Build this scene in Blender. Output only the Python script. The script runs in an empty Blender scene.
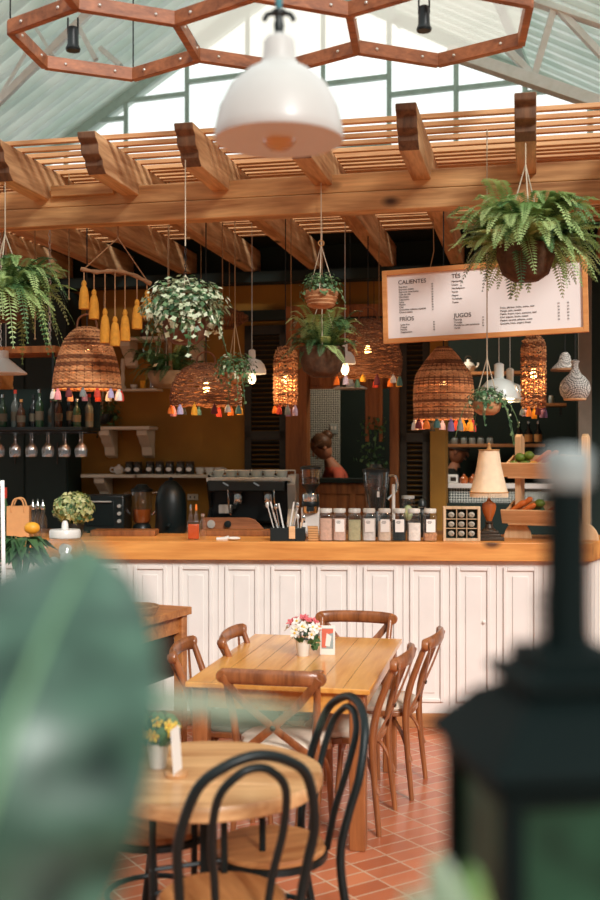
import bpy, bmesh, math, random
from mathutils import Vector, Matrix
random.seed(11)
scene = bpy.context.scene
COL = scene.collection
PI = math.pi
R = math.radians
FPX, HZ, EYE = 1080.0, 452.0, 1.83      # focal length in pixels, horizon row, eye height

def P(px, py, d):
    return Vector(((px-300)/FPX*d, d, EYE-(py-HZ)/FPX*d))
def plane_depth(px, d0, yaw):
    return d0/(1+math.tan(yaw)*(px-300)/FPX)
def PW(px, py, d0, yaw):
    return P(px, py, plane_depth(px, d0, yaw))
def lin(c):
    def f(u):
        u /= 255.0
        return u/12.92 if u <= .04045 else ((u+.055)/1.055)**2.4
    return (f(c[0]), f(c[1]), f(c[2]), 1)

# ------------------------------------------------------------------ meshes
class MB:
    def __init__(s):
        s.v = []; s.f = []; s.m = []
    def add(s, vs, fs, mat=0, M=None):
        b = len(s.v)
        for q in vs:
            q = Vector(q)
            s.v.append(M @ q if M is not None else q)
        for q in fs:
            s.f.append(tuple(b+i for i in q)); s.m.append(mat)
        return s
    def box(s, c, d, rz=0, mat=0, rx=0, ry=0):
        M = Matrix.Translation(c) @ Matrix.Rotation(rz, 4, 'Z') @ Matrix.Rotation(ry, 4, 'Y') @ Matrix.Rotation(rx, 4, 'X')
        x, y, z = d[0]/2, d[1]/2, d[2]/2
        return s.add([(-x,-y,-z),(x,-y,-z),(x,y,-z),(-x,y,-z),(-x,-y,z),(x,-y,z),(x,y,z),(-x,y,z)],
                     [(0,3,2,1),(4,5,6,7),(0,1,5,4),(1,2,6,5),(2,3,7,6),(3,0,4,7)], mat, M)
    def bar(s, a, b, w, h, up=(0,0,1), mat=0):
        a = Vector(a); b = Vector(b); t = (b-a); L = t.length; t.normalize()
        up = Vector(up)
        sd = t.cross(up)
        if sd.length < 1e-4: sd = t.cross(Vector((0,1,0)))
        sd.normalize(); u = sd.cross(t).normalized()
        vs = []
        for q in (a, b):
            for i, j in ((-1,-1),(1,-1),(1,1),(-1,1)):
                vs.append(q+sd*(i*w/2)+u*(j*h/2))
        return s.add(vs, [(0,1,2,3),(7,6,5,4),(0,4,5,1),(1,5,6,2),(2,6,7,3),(3,7,4,0)], mat)
    def tube(s, pts, r, n=8, closed=False, mat=0, flat=1.0, flatdir=None):
        pts = [Vector(p) for p in pts]; N = len(pts)
        rs = r if isinstance(r, (list, tuple)) else [r]*N
        nrm = None; rings = []
        for i, p in enumerate(pts):
            if closed: t = pts[(i+1) % N]-pts[i-1]
            else: t = pts[min(i+1, N-1)]-pts[max(i-1, 0)]
            if t.length < 1e-9: t = Vector((0,0,1))
            t.normalize()
            if flatdir is not None:
                nrm = Vector(flatdir)
            elif nrm is None:
                nrm = Vector((0,0,1)) if abs(t.z) < .9 else Vector((1,0,0))
            nrm = nrm - t*nrm.dot(t)
            if nrm.length < 1e-6: nrm = t.orthogonal()
            nrm.normalize(); bi = t.cross(nrm)
            rings.append([p+nrm*math.cos(2*PI*k/n)*rs[i]*flat+bi*math.sin(2*PI*k/n)*rs[i] for k in range(n)])
        vs = [q for g in rings for q in g]; fs = []
        for i in range(N if closed else N-1):
            j = (i+1) % N
            for k in range(n):
                l = (k+1) % n
                fs.append((i*n+k, i*n+l, j*n+l, j*n+k))
        if not closed:
            fs.append(tuple(range(n-1, -1, -1))); fs.append(tuple((N-1)*n+k for k in range(n)))
        return s.add(vs, fs, mat)
    def lathe(s, prof, n=24, c=(0,0,0), mat=0, cap=True, M=None):
        vs = []; fs = []
        for r, z in prof:
            for k in range(n):
                a = 2*PI*k/n
                vs.append((c[0]+r*math.cos(a), c[1]+r*math.sin(a), c[2]+z))
        for i in range(len(prof)-1):
            for k in range(n):
                l = (k+1) % n
                fs.append((i*n+k, i*n+l, (i+1)*n+l, (i+1)*n+k))
        if cap:
            if prof[0][0] > 1e-5: fs.append(tuple(range(n-1, -1, -1)))
            if prof[-1][0] > 1e-5: fs.append(tuple((len(prof)-1)*n+k for k in range(n)))
        return s.add(vs, fs, mat, M)
    def prism(s, poly, h0, h1, M=None, mat=0):
        n = len(poly)
        vs = [(x, y, h0) for x, y in poly]+[(x, y, h1) for x, y in poly]
        fs = [tuple(range(n-1, -1, -1)), tuple(range(n, 2*n))]
        for k in range(n):
            l = (k+1) % n
            fs.append((k, l, n+l, n+k))
        return s.add(vs, fs, mat, M)
    def ball(s, c, r, sc=(1,1,1), n=14, m=8, mat=0, M=None):
        T = Matrix.Translation(c) @ Matrix.Diagonal((sc[0], sc[1], sc[2], 1))
        if M is not None: T = Matrix.Translation(c) @ M @ Matrix.Diagonal((sc[0], sc[1], sc[2], 1))
        prof = [(max(r*math.sin(PI*i/m), 1e-6 if i in (0, m) else 0), -r*math.cos(PI*i/m)) for i in range(m+1)]
        return s.lathe(prof, n, (0,0,0), mat, False, T)
    def make(s, name, mats, parent=None, bevel=0, sharp=38, loc=None, rz=0, smooth=True):
        me = bpy.data.meshes.new(name)
        me.from_pydata([tuple(q) for q in s.v], [], s.f)
        if not isinstance(mats, (list, tuple)): mats = [mats]
        for q in mats: me.materials.append(q)
        if len(mats) > 1: me.polygons.foreach_set('material_index', s.m)
        if smooth:
            me.polygons.foreach_set('use_smooth', [True]*len(me.polygons))
            if sharp:
                bm = bmesh.new(); bm.from_mesh(me)
                lim = R(sharp)
                for e in bm.edges:
                    if len(e.link_faces) == 2 and e.calc_face_angle(0) > lim: e.smooth = False
                bm.to_mesh(me); bm.free()
        o = bpy.data.objects.new(name, me); COL.objects.link(o)
        if parent is not None: o.parent = parent
        if loc is not None: o.location = loc
        o.rotation_euler.z = rz
        if bevel:
            b = o.modifiers.new('Bevel', 'BEVEL'); b.width = bevel; b.segments = 2; b.limit_method = 'ANGLE'; b.angle_limit = R(40)
        return o

def tag(o, label, cat, group=None, kind=None):
    o['label'] = label; o['category'] = cat
    if group: o['group'] = group
    if kind: o['kind'] = kind
    return o
def thing(name, label, cat, loc=(0,0,0), rz=0, group=None):
    o = bpy.data.objects.new(name, None); COL.objects.link(o)
    o.empty_display_size = .1
    o.location = loc; o.rotation_euler = (0,0,rz)
    return tag(o, label, cat, group)
def dup(root, loc, rz, label, group=None):
    r = root.copy(); COL.objects.link(r); r.location = loc; r.rotation_euler = (0,0,rz); r['label'] = label
    if group: r['group'] = group
    for ch in list(root.children):
        c = ch.copy(); COL.objects.link(c); c.parent = r
        for g in list(ch.children):
            d = g.copy(); COL.objects.link(d); d.parent = c
    return r
def structure(o): o['kind'] = 'structure'; return o
def smoothpath(pts, n=6, closed=False):
    pts = [Vector(p) for p in pts]; N = len(pts); out = []
    rng = range(N) if closed else range(N-1)
    for i in rng:
        p1 = pts[i]; p2 = pts[(i+1) % N]
        p0 = pts[i-1] if (closed or i > 0) else p1*2-p2
        p3 = pts[(i+2) % N] if (closed or i < N-2) else p2*2-p1
        for k in range(n):
            t = k/n
            out.append(.5*((2*p1)+(p2-p0)*t+(2*p0-5*p1+4*p2-p3)*t*t+(3*p1-p0-3*p2+p3)*t**3))
    if not closed: out.append(pts[-1])
    return out
ORD = ['first','second','third','fourth','fifth','sixth','seventh','eighth','ninth','tenth','eleventh','twelfth','thirteenth','fourteenth','fifteenth','sixteenth','seventeenth','eighteenth']

# ------------------------------------------------------------------ materials
def nodes(name):
    m = bpy.data.materials.new(name); m.use_nodes = True
    nt = m.node_tree
    return m, nt, nt.nodes['Principled BSDF']
def plain(name, c, rough=.5, metal=0, var=.08, scale=12, spec=.5, bump=0, coat=0):
    m, nt, b = nodes(name)
    c = lin(c)
    tc = nt.nodes.new('ShaderNodeTexCoord'); nz = nt.nodes.new('ShaderNodeTexNoise')
    nz.inputs['Scale'].default_value = scale; nz.inputs['Detail'].default_value = 3
    nt.links.new(tc.outputs['Object'], nz.inputs['Vector'])
    rp = nt.nodes.new('ShaderNodeValToRGB')
    rp.color_ramp.elements[0].position = .3; rp.color_ramp.elements[1].position = .7
    rp.color_ramp.elements[0].color = [x*(1-var) for x in c[:3]]+[1]
    rp.color_ramp.elements[1].color = [min(1, x*(1+var)) for x in c[:3]]+[1]
    nt.links.new(nz.outputs['Fac'], rp.inputs['Fac']); nt.links.new(rp.outputs['Color'], b.inputs['Base Color'])
    b.inputs['Roughness'].default_value = rough; b.inputs['Metallic'].default_value = metal
    b.inputs['Specular IOR Level'].default_value = spec
    if coat: b.inputs['Coat Weight'].default_value = coat; b.inputs['Coat Roughness'].default_value = .12
    if bump:
        bp = nt.nodes.new('ShaderNodeBump'); bp.inputs['Strength'].default_value = bump; bp.inputs['Distance'].default_value = .01
        nt.links.new(nz.outputs['Fac'], bp.inputs['Height']); nt.links.new(bp.outputs['Normal'], b.inputs['Normal'])
    return m
def wood(name, c1, c2, axis='X', scale=1.0, rough=.5, knots=0, coat=0, stretch=10):
    m, nt, b = nodes(name)
    N = nt.nodes.new; L = nt.links.new
    tc = N('ShaderNodeTexCoord'); mp = N('ShaderNodeMapping')
    sc = [stretch*scale]*3; sc['XYZ'.index(axis)] = .9*scale
    mp.inputs['Scale'].default_value = sc
    L(tc.outputs['Object'], mp.inputs['Vector'])
    n1 = N('ShaderNodeTexNoise'); n1.inputs['Scale'].default_value = 1.6; n1.inputs['Detail'].default_value = 5; n1.inputs['Distortion'].default_value = .8
    L(mp.outputs['Vector'], n1.inputs['Vector'])
    n2 = N('ShaderNodeTexNoise'); n2.inputs['Scale'].default_value = 9; n2.inputs['Detail'].default_value = 3
    L(mp.outputs['Vector'], n2.inputs['Vector'])
    mx = N('ShaderNodeMath'); mx.operation = 'MULTIPLY_ADD'; mx.inputs[1].default_value = .35
    L(n2.outputs['Fac'], mx.inputs[0]); L(n1.outputs['Fac'], mx.inputs[2])
    rp = N('ShaderNodeValToRGB'); e = rp.color_ramp.elements
    e[0].position = .45; e[1].position = .9
    e[0].color = lin(c1); e[1].color = lin(c2)
    L(mx.outputs[0], rp.inputs['Fac'])
    out = rp.outputs['Color']
    if knots:
        mp2 = N('ShaderNodeMapping'); s2 = [3.2]*3; s2['XYZ'.index(axis)] = 1.7
        mp2.inputs['Scale'].default_value = s2
        L(tc.outputs['Object'], mp2.inputs['Vector'])
        vo = N('ShaderNodeTexVoronoi'); vo.inputs['Scale'].default_value = knots
        L(mp2.outputs['Vector'], vo.inputs['Vector'])
        kr = N('ShaderNodeValToRGB'); kr.color_ramp.elements[0].position = .05; kr.color_ramp.elements[1].position = .13
        L(vo.outputs['Distance'], kr.inputs['Fac'])
        mixc = N('ShaderNodeMix'); mixc.data_type = 'RGBA'
        L(kr.outputs['Color'], mixc.inputs['Factor'])
        mixc.inputs['A'].default_value = [x*.22 for x in lin(c1)[:3]]+[1]
        L(out, mixc.inputs['B']); out = mixc.outputs['Result']
    L(out, b.inputs['Base Color'])
    b.inputs['Roughness'].default_value = rough
    if coat: b.inputs['Coat Weight'].default_value = coat; b.inputs['Coat Roughness'].default_value = .15
    bp = N('ShaderNodeBump'); bp.inputs['Strength'].default_value = .15; bp.inputs['Distance'].default_value = .004
    L(mx.outputs[0], bp.inputs['Height']); L(bp.outputs['Normal'], b.inputs['Normal'])
    return m
def clear(name, tint=(255,255,255), gloss=.1, rough=.03):
    m = bpy.data.materials.new(name); m.use_nodes = True; nt = m.node_tree; nt.nodes.clear()
    o = nt.nodes.new('ShaderNodeOutputMaterial'); mx = nt.nodes.new('ShaderNodeMixShader')
    t = nt.nodes.new('ShaderNodeBsdfTransparent'); t.inputs['Color'].default_value = lin(tint)
    g = nt.nodes.new('ShaderNodeBsdfGlossy'); g.inputs['Roughness'].default_value = rough
    fr = nt.nodes.new('ShaderNodeLayerWeight'); fr.inputs['Blend'].default_value = .35
    ma = nt.nodes.new('ShaderNodeMath'); ma.operation = 'MULTIPLY_ADD'; ma.inputs[1].default_value = .45; ma.inputs[2].default_value = gloss
    nt.links.new(fr.outputs['Facing'], ma.inputs[0]); nt.links.new(ma.outputs[0], mx.inputs[0])
    nt.links.new(t.outputs[0], mx.inputs[1]); nt.links.new(g.outputs[0], mx.inputs[2]); nt.links.new(mx.outputs[0], o.inputs[0])
    return m
def glow(name, c, strength):
    m, nt, b = nodes(name)
    b.inputs['Base Color'].default_value = lin(c); b.inputs['Emission Color'].default_value = lin(c)
    b.inputs['Emission Strength'].default_value = strength
    return m
def leafmat(name, c1, c2, rough=.45, scale=9, trans=.0):
    m, nt, b = nodes(name)
    tc = nt.nodes.new('ShaderNodeTexCoord'); nz = nt.nodes.new('ShaderNodeTexNoise'); nz.inputs['Scale'].default_value = scale
    nt.links.new(tc.outputs['Object'], nz.inputs['Vector'])
    rp = nt.nodes.new('ShaderNodeValToRGB'); rp.color_ramp.elements[0].position = .35; rp.color_ramp.elements[1].position = .65
    rp.color_ramp.elements[0].color = lin(c1); rp.color_ramp.elements[1].color = lin(c2)
    nt.links.new(nz.outputs['Fac'], rp.inputs['Fac']); nt.links.new(rp.outputs['Color'], b.inputs['Base Color'])
    b.inputs['Roughness'].default_value = rough
    if trans:
        out = nt.nodes['Material Output']; mx = nt.nodes.new('ShaderNodeMixShader'); mx.inputs[0].default_value = trans
        tr = nt.nodes.new('ShaderNodeBsdfTranslucent'); nt.links.new(rp.outputs['Color'], tr.inputs['Color'])
        nt.links.new(b.outputs[0], mx.inputs[1]); nt.links.new(tr.outputs[0], mx.inputs[2]); nt.links.new(mx.outputs[0], out.inputs[0])
    return m

M = {}
M['beam'] = wood('beam_wood', (158,104,58), (240,190,128), 'X', .6, .6, knots=1)
M['endgrain'] = wood('weathered_end_grain', (84,60,44), (134,98,70), 'Z', 1.2, .75)
M['rafter'] = wood('rafter_wood', (158,106,64), (234,190,140), 'Y', .8, .6, knots=1)
M['slat'] = wood('slat_wood', (190,132,84), (232,184,132), 'X', .8, .6)
M['counter'] = wood('counter_wood', (196,116,48), (240,170,90), 'X', .55, .45, knots=1, coat=.1)
M['table'] = wood('honey_table_wood', (210,134,52), (244,182,96), 'Y', .7, .3, coat=.5)
M['live'] = wood('live_edge_wood', (170,112,64), (228,180,126), 'X', .8, .4, coat=.2)
M['chair'] = wood('chair_wood', (112,62,32), (172,104,58), 'Z', 1.2, .35, coat=.3)
M['seatwood'] = wood('seat_wood', (150,88,44), (206,144,88), 'Y', 1.3, .45)
M['pale'] = wood('pale_pine', (214,166,116), (240,204,160), 'Z', 1.2, .55)
M['palex'] = wood('pale_pine_long', (206,150,98), (236,190,140), 'X', 1.2, .55)
M['frame'] = wood('orange_pine', (206,134,70), (230,166,102), 'X', 1, .5)
M['jamb'] = wood('door_frame_wood', (112,62,24), (164,100,46), 'Z', 1, .6)
M['dkwood'] = wood('dark_shutter_wood', (30,30,24), (52,46,34), 'X', 1, .6)
M['hex'] = wood('red_brown_wood', (118,68,40), (184,116,74), 'X', .9, .5, knots=1)
M['driftwood'] = wood('driftwood', (124,84,54), (182,136,92), 'X', 2, .7)
M['plinth'] = wood('plinth_wood', (150,94,50), (196,136,84), 'X', .6, .6)
M['console'] = wood('console_wood', (150,86,40), (204,136,76), 'X', .8, .5)
M['mint'] = plain('mint_painted_steel', (186,204,194), .5)
M['roof'] = leafmat('mint_corrugated_sheet', (206,222,212), (230,238,230), .4, 2, .4)
M['greyenamel'] = plain('soft_white_enamel', (204,202,196), .4, 0, .02, coat=.15)
M['whitesteel'] = plain('white_painted_steel', (250,250,246), .45)
M['whitepaint'] = plain('white_painted_wood', (236,228,220), .5, 0, .03, 6)
M['shelfpaint'] = plain('cream_painted_shelf', (212,200,178), .55, 0, .06, 8)
M['ochre'] = plain('ochre_plaster', (146,102,30), .8, 0, .22, 2.2, bump=.1)
M['darkwall'] = plain('dark_teal_wall', (12,34,27), .75, 0, .15, 3)
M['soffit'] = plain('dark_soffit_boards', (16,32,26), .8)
M['black'] = plain('black_metal', (14,26,26), .4, .0, .1, spec=.35)
M['blackplastic'] = plain('black_plastic', (16,26,26), .4)
M['lanternmetal'] = plain('dark_green_iron', (6,20,19), .7, spec=.12)
M['steel'] = plain('brushed_steel', (206,204,196), .35, .45, .05)
M['chrome'] = plain('chrome', (220,220,216), .12, 1, .02)
M['enamel'] = plain('white_enamel', (226,224,218), .35, 0, .02, coat=.2)
M['innerenamel'] = plain('grey_inner_enamel', (178,182,176), .4, 0, .02)
M['ceramic'] = plain('white_ceramic', (228,224,216), .3, 0, .02, coat=.3)
M['blueceramic'] = plain('grey_blue_ceramic', (158,172,172), .3, 0, .05)
M['stone'] = plain('white_stone', (232,222,212), .6, 0, .05, 20)
M['cord'] = plain('pale_cotton_cord', (206,190,164), .8)
M['jute'] = plain('jute_string', (150,120,84), .85)
M['darkcord'] = plain('black_cord', (20,26,24), .7)
M['wicker'] = wood('wicker_strands', (160,104,62), (238,178,122), 'X', 6, .65, stretch=3)
M['wickerdark'] = wood('dark_wicker_strands', (88,52,30), (154,98,60), 'X', 6, .7, stretch=3)
M['basket'] = wood('tan_basket_weave', (136,88,52), (200,150,104), 'X', 5, .7, stretch=3)
M['coco'] = plain('coconut_fibre', (80,56,36), .95, 0, .35, 30, bump=.6)
M['terracotta'] = plain('terracotta_pot', (98,62,40), .75)
M['soil'] = plain('dark_soil', (40,30,22), .95)
M['mustard'] = plain('mustard_yarn', (196,132,36), .85, 0, .15, 40, bump=.3)
M['fern'] = leafmat('fern_leaf', (118,156,86), (190,214,142), .5, 7, .3)
M['ferndark'] = leafmat('dark_fern_leaf', (44,82,48), (96,136,82), .5, 7, .2)
M['fernpale'] = leafmat('pale_fern_leaf', (120,160,90), (190,208,140), .5, 7, .25)
M['ivydark'] = leafmat('ivy_leaf_dark', (44,80,48), (84,120,74), .4, 12, .1)
M['ivypale'] = leafmat('ivy_leaf_pale', (176,192,150), (226,230,200), .4, 12, .15)
M['herb'] = leafmat('herb_leaf', (60,104,66), (126,156,104), .5, 12, .2)
M['hydrangea'] = leafmat('hydrangea_petal', (166,184,108), (230,234,182), .6, 30, .2)
M['bigleaf'] = leafmat('big_leaf_painted_glare', (12,42,32), (78,114,95), .36, 20, .04)  # paler patches put the sky's glare into the leaf colour
M['midrib'] = plain('pale_green_rib', (120,160,118), .4)
M['palegreen'] = leafmat('pale_green_leaf', (150,176,150), (196,210,188), .4, 6, .3)
M['stem'] = plain('green_stem', (70,100,56), .6)
M['glass'] = clear('clear_glass', gloss=.07)
M['window'] = clear('window_glass', (250,252,250), gloss=.02)
M['amberglass'] = clear('amber_glass', (255,224,176), gloss=.06)
M['cream_panel'] = None
M['crystal'] = clear('cut_crystal', gloss=.22)
M['frosted'] = plain('frosted_lid', (206,202,192), .4)
M['greypine'] = wood('greyed_pine', (176,146,110), (214,184,148), 'Z', 1.2, .6)
M['amberdrink'] = plain('orange_drink', (206,84,34), .2)
M['bulb'] = glow('warm_bulb', (255,196,120), 14)
M['bulbwhite'] = glow('frosted_bulb', (255,226,190), 2.2)
M['cushioncream'] = plain('cream_cushion', (226,208,186), .8, 0, .05, 40, bump=.1)
M['cushiongrey'] = plain('grey_green_cushion', (136,140,124), .8)
M['paper'] = plain('white_paper', (240,234,226), .8, 0, .01)
M['board'] = plain('menu_board_paper', (246,240,236), .7, 0, .02, 2)
M['ink'] = plain('black_ink', (52,48,46), .8)
M['yellow'] = plain('yellow_petal', (226,186,60), .6)
M['pink'] = plain('pink_petal', (222,106,110), .6)
M['white_petal'] = plain('white_petal', (244,238,226), .6)
M['lime'] = plain('lime_skin', (104,128,40), .45, 0, .25, 20)
M['carrot'] = plain('carrot_skin', (222,112,40), .55, 0, .12, 30)
M['lemon'] = plain('lemon_skin', (232,164,44), .5, 0, .08, 30)
M['kraft'] = plain('kraft_paper', (206,152,98), .75, 0, .05, 20)
M['skin'] = plain('skin', (196,136,106), .55, 0, .04)
M['hair'] = plain('dark_brown_hair', (44,30,24), .55, 0, .3, 40)
M['hairbrown'] = plain('brown_hair', (104,70,46), .5, 0, .4, 40)
M['salmon'] = plain('salmon_cloth', (226,112,88), .8)
M['darkcloth'] = plain('dark_cloth', (34,40,40), .85)
M['greycap'] = plain('grey_knit_cap', (92,84,78), .85)
M['linen'] = plain('linen_lampshade', (236,212,178), .8, 0, .06, 25)
M['fringe'] = plain('gold_fringe', (190,140,84), .8)
M['amberwood'] = plain('amber_lamp_body', (166,84,34), .25, 0, .2, 10, coat=.5)
M['bronze'] = plain('dark_bronze', (70,60,50), .4, .6)
for k, c in dict(red=(196,64,46), orange=(232,122,40), purple=(120,98,140), pinkt=(226,150,156), lilac=(172,164,198), teal=(70,110,104), black=(30,34,34), white=(222,220,212), maroon=(110,46,50), peach=(228,164,130), amber=(236,166,44), grey=(120,128,124)).items():
    M['t_'+k] = plain('yarn_'+k, c, .85, 0, .12, 40)
# translucent cream sheet in the wooden hexagons
m = bpy.data.materials.new('cream_translucent_sheet'); m.use_nodes = True; nt = m.node_tree; nt.nodes.clear()
o_ = nt.nodes.new('ShaderNodeOutputMaterial'); mx_ = nt.nodes.new('ShaderNodeMixShader'); mx_.inputs[0].default_value = .5
t_ = nt.nodes.new('ShaderNodeBsdfTransparent'); t_.inputs['Color'].default_value = lin((254,247,238))
d_ = nt.nodes.new('ShaderNodeBsdfTranslucent'); d_.inputs['Color'].default_value = lin((252,242,230))
nt.links.new(t_.outputs[0], mx_.inputs[1]); nt.links.new(d_.outputs[0], mx_.inputs[2]); nt.links.new(mx_.outputs[0], o_.inputs[0])
M['cream_panel'] = m
# terracotta floor tiles
m, nt, b = nodes('terracotta_tiles')
tc = nt.nodes.new('ShaderNodeTexCoord'); mp = nt.nodes.new('ShaderNodeMapping'); mp.inputs['Rotation'].default_value = (0,0,-R(33))
nt.links.new(tc.outputs['Object'], mp.inputs['Vector'])
bk = nt.nodes.new('ShaderNodeTexBrick'); bk.offset = 0; bk.inputs['Scale'].default_value = 1
bk.inputs['Brick Width'].default_value = .2; bk.inputs['Row Height'].default_value = .1
bk.inputs['Mortar Size'].default_value = .0045; bk.inputs['Mortar Smooth'].default_value = .1
bk.inputs['Color1'].default_value = lin((180,98,64)); bk.inputs['Color2'].default_value = lin((208,124,86)); bk.inputs['Mortar'].default_value = lin((206,170,140))
nt.links.new(mp.outputs['Vector'], bk.inputs['Vector'])
nz = nt.nodes.new('ShaderNodeTexNoise'); nz.inputs['Scale'].default_value = 3; nt.links.new(tc.outputs['Object'], nz.inputs['Vector'])
mxn = nt.nodes.new('ShaderNodeMix'); mxn.data_type = 'RGBA'; mxn.blend_type = 'OVERLAY'; mxn.inputs['Factor'].default_value = .35
nt.links.new(bk.outputs['Color'], mxn.inputs['A']); nt.links.new(nz.outputs['Fac'], mxn.inputs['B'])
nt.links.new(mxn.outputs['Result'], b.inputs['Base Color']); b.inputs['Roughness'].default_value = .26
bp = nt.nodes.new('ShaderNodeBump'); bp.inputs['Strength'].default_value = .3; bp.inputs['Distance'].default_value = .004; bp.invert = True
nt.links.new(bk.outputs['Fac'], bp.inputs['Height']); nt.links.new(bp.outputs['Normal'], b.inputs['Normal'])
M['tiles'] = m
def checker(name, c1, c2, scale, rot=45):
    m, nt, b = nodes(name)
    tc = nt.nodes.new('ShaderNodeTexCoord'); mp = nt.nodes.new('ShaderNodeMapping'); mp.inputs['Rotation'].default_value = (0, R(rot), 0)
    nt.links.new(tc.outputs['Object'], mp.inputs['Vector'])
    vo = nt.nodes.new('ShaderNodeTexChecker'); vo.inputs['Scale'].default_value = scale
    vo.inputs['Color1'].default_value = lin(c1); vo.inputs['Color2'].default_value = lin(c2)
    nt.links.new(mp.outputs['Vector'], vo.inputs['Vector']); nt.links.new(vo.outputs['Color'], b.inputs['Base Color'])
    b.inputs['Roughness'].default_value = .5
    return m
M['patterned'] = checker('black_white_tiles', (226,226,214), (50,60,56), 60)
M['zigzag'] = checker('black_white_weave', (226,222,212), (34,38,38), 130)
M['domemint'] = plain('pale_mint_enamel', (222,232,226), .3, 0, .02, coat=.3)
M['brownlabel'] = plain('dull_brown_label', (96,88,70), .8)  # one dull brown for all the bottle labels
M['bowlcloth'] = plain('rough_cloth', (158,138,112), .9, 0, .25, 14, bump=.3)
# ------------------------------------------------------------------ room frames
A = R(12.3)                      # the pergola, back wall and tables are turned this much
CA, SA = math.cos(A), math.sin(A)
def UV(u, v, z=0): return Vector((u*CA+v*SA, -u*SA+v*CA, z))
def toUV(p): return (p[0]*CA-p[1]*SA, p[0]*SA+p[1]*CA)
S = R(19.5)                      # the shed around them
D_BACK = 9.7
def BW(px, py): return PW(px, py, D_BACK, A)
def BU(px): return toUV(BW(px, HZ))[0]
def BZ(px, py): return BW(px, py).z
VB = D_BACK*CA

# floor
structure(MB().box((0, 4, -.05), (18, 18, .1)).make('floor', M['tiles']))
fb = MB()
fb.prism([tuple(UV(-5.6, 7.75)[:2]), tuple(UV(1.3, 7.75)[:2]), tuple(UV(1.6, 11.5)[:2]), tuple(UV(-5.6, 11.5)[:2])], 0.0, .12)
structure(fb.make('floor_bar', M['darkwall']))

# back wall with a door opening and a kitchen hatch
bw = MB()
def wallseg(mb, p0, p1, z0, z1, v=VB, t=.12, mat=0):
    u0, u1 = BU(p0), BU(p1)
    c = UV((u0+u1)/2, v+t/2, (z0+z1)/2)
    mb.box(c, (u1-u0, t, z1-z0), -A, mat)
wallseg(bw, -190, 290, .12, 3.34)
wallseg(bw, 290, 392, 3.03, 3.34)
wallseg(bw, 392, 447, .12, 3.34)
wallseg(bw, 447, 577, 3.10, 3.34)
wallseg(bw, 577, 720, .12, 3.34, mat=1)
wallseg(bw, 447, 577, .12, 1.38, mat=1)
wallseg(bw, -190, 720, 3.34, 3.68, mat=1)
structure(bw.make('wall_back', [M['ochre'], M['darkwall']]))
kw = MB()
wallseg(kw, 185, 720, .12, 3.4, VB+2.0)
structure(kw.make('wall_kitchen', M['darkwall']))
for nm, u in (('wall_kitchen_left', BU(205)), ('wall_kitchen_right', BU(600))):
    structure(MB().box(UV(u, VB+1.06, 1.76), (.1, 1.86, 3.28), -A).make(nm, M['darkwall']))
structure(MB().box(UV((BU(205)+BU(600))/2, VB+1.07, 3.43), (BU(600)-BU(205)+.1, 1.86, .06), -A).make('ceiling_kitchen', M['darkwall']))
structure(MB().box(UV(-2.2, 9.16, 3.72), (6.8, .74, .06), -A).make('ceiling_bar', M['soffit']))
# door frame, open to the kitchen
df = MB()
zt = BZ(340, 318)
for p0, p1 in ((288, 309), (391, 400)):
    df.box(UV((BU(p0)+BU(p1))/2, VB-.02, (zt+.12)/2), (BU(p1)-BU(p0), .16, zt-.12), -A)
structure(df.make('door_1', M['jamb'], bevel=.006))
dl = MB(); dl.box(UV((BU(288)+BU(400))/2, VB-.025, zt+.05), (BU(400)-BU(288), .16, .11), -A)
structure(dl.make('trim_door_header', M['jamb'], bevel=.006))
dd = MB(); dd.box(UV((BU(240)+BU(395))/2, VB-.05, BZ(317, 315)), (BU(395)-BU(240), .1, .09), -A)
structure(dd.make('trim_dark_rail', M['soffit']))
dp = MB()
dp.box(UV((BU(309)+BU(391))/2, VB+.03, zt-.32), (BU(391)-BU(309), .04, .62), -A)
for k in range(5):
    dp.box(UV(BU(309)+(k+.5)*(BU(391)-BU(309))/5, VB+.005, zt-.32), (.12, .02, .56), -A)
structure(dp.make('trim_door_transom', M['jamb'], bevel=.003))
structure(MB().box(UV((BU(431)+BU(446.5))/2, VB-.05, 1.73), (BU(446.5)-BU(431), .1, 3.22), -A).make('trim_ochre_pillar', M['ochre'], bevel=.004))
structure(MB().box(UV((BU(578)+BU(591))/2, VB-.06, 1.73), (BU(591)-BU(578), .12, 3.22), -A).make('trim_grey_post', plain('grey_timber', (128,118,104), .7), bevel=.004))
# louvred shutters
def shutter(label, p0, p1, y0, y1):
    u0, u1 = BU(p0), BU(p1); z0, z1 = BZ((p0+p1)/2, y1), BZ((p0+p1)/2, y0)
    t = thing('louvred_shutter', label, 'shutter', UV((u0+u1)/2, VB-.03, z0), -A, 'louvred shutters beside the door')
    w = u1-u0; h = z1-z0
    f = MB()
    for x in (-w/2+.03, w/2-.03): f.box((x, 0, h/2), (.06, .04, h))
    for z in (.04, h-.04, h*.5): f.box((0, 0, z), (w, .04, .08))
    f.make('shutter_frame', M['dkwood'], t)
    s = MB(); n = int(h/.045)
    for k in range(n): s.box((0, 0, .05+(k+.5)*(h-.1)/n), (w-.12, .045, .008), rx=R(-35))
    s.make('louvres', M['dkwood'], t)
    return t
shutter('tall dark louvred shutter left of the orange wooden door frame', 246, 287, 326, 545)
shutter('tall dark louvred shutter right of the doorway, beside the ochre pillar', 400.5, 430, 330, 545)

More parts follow.
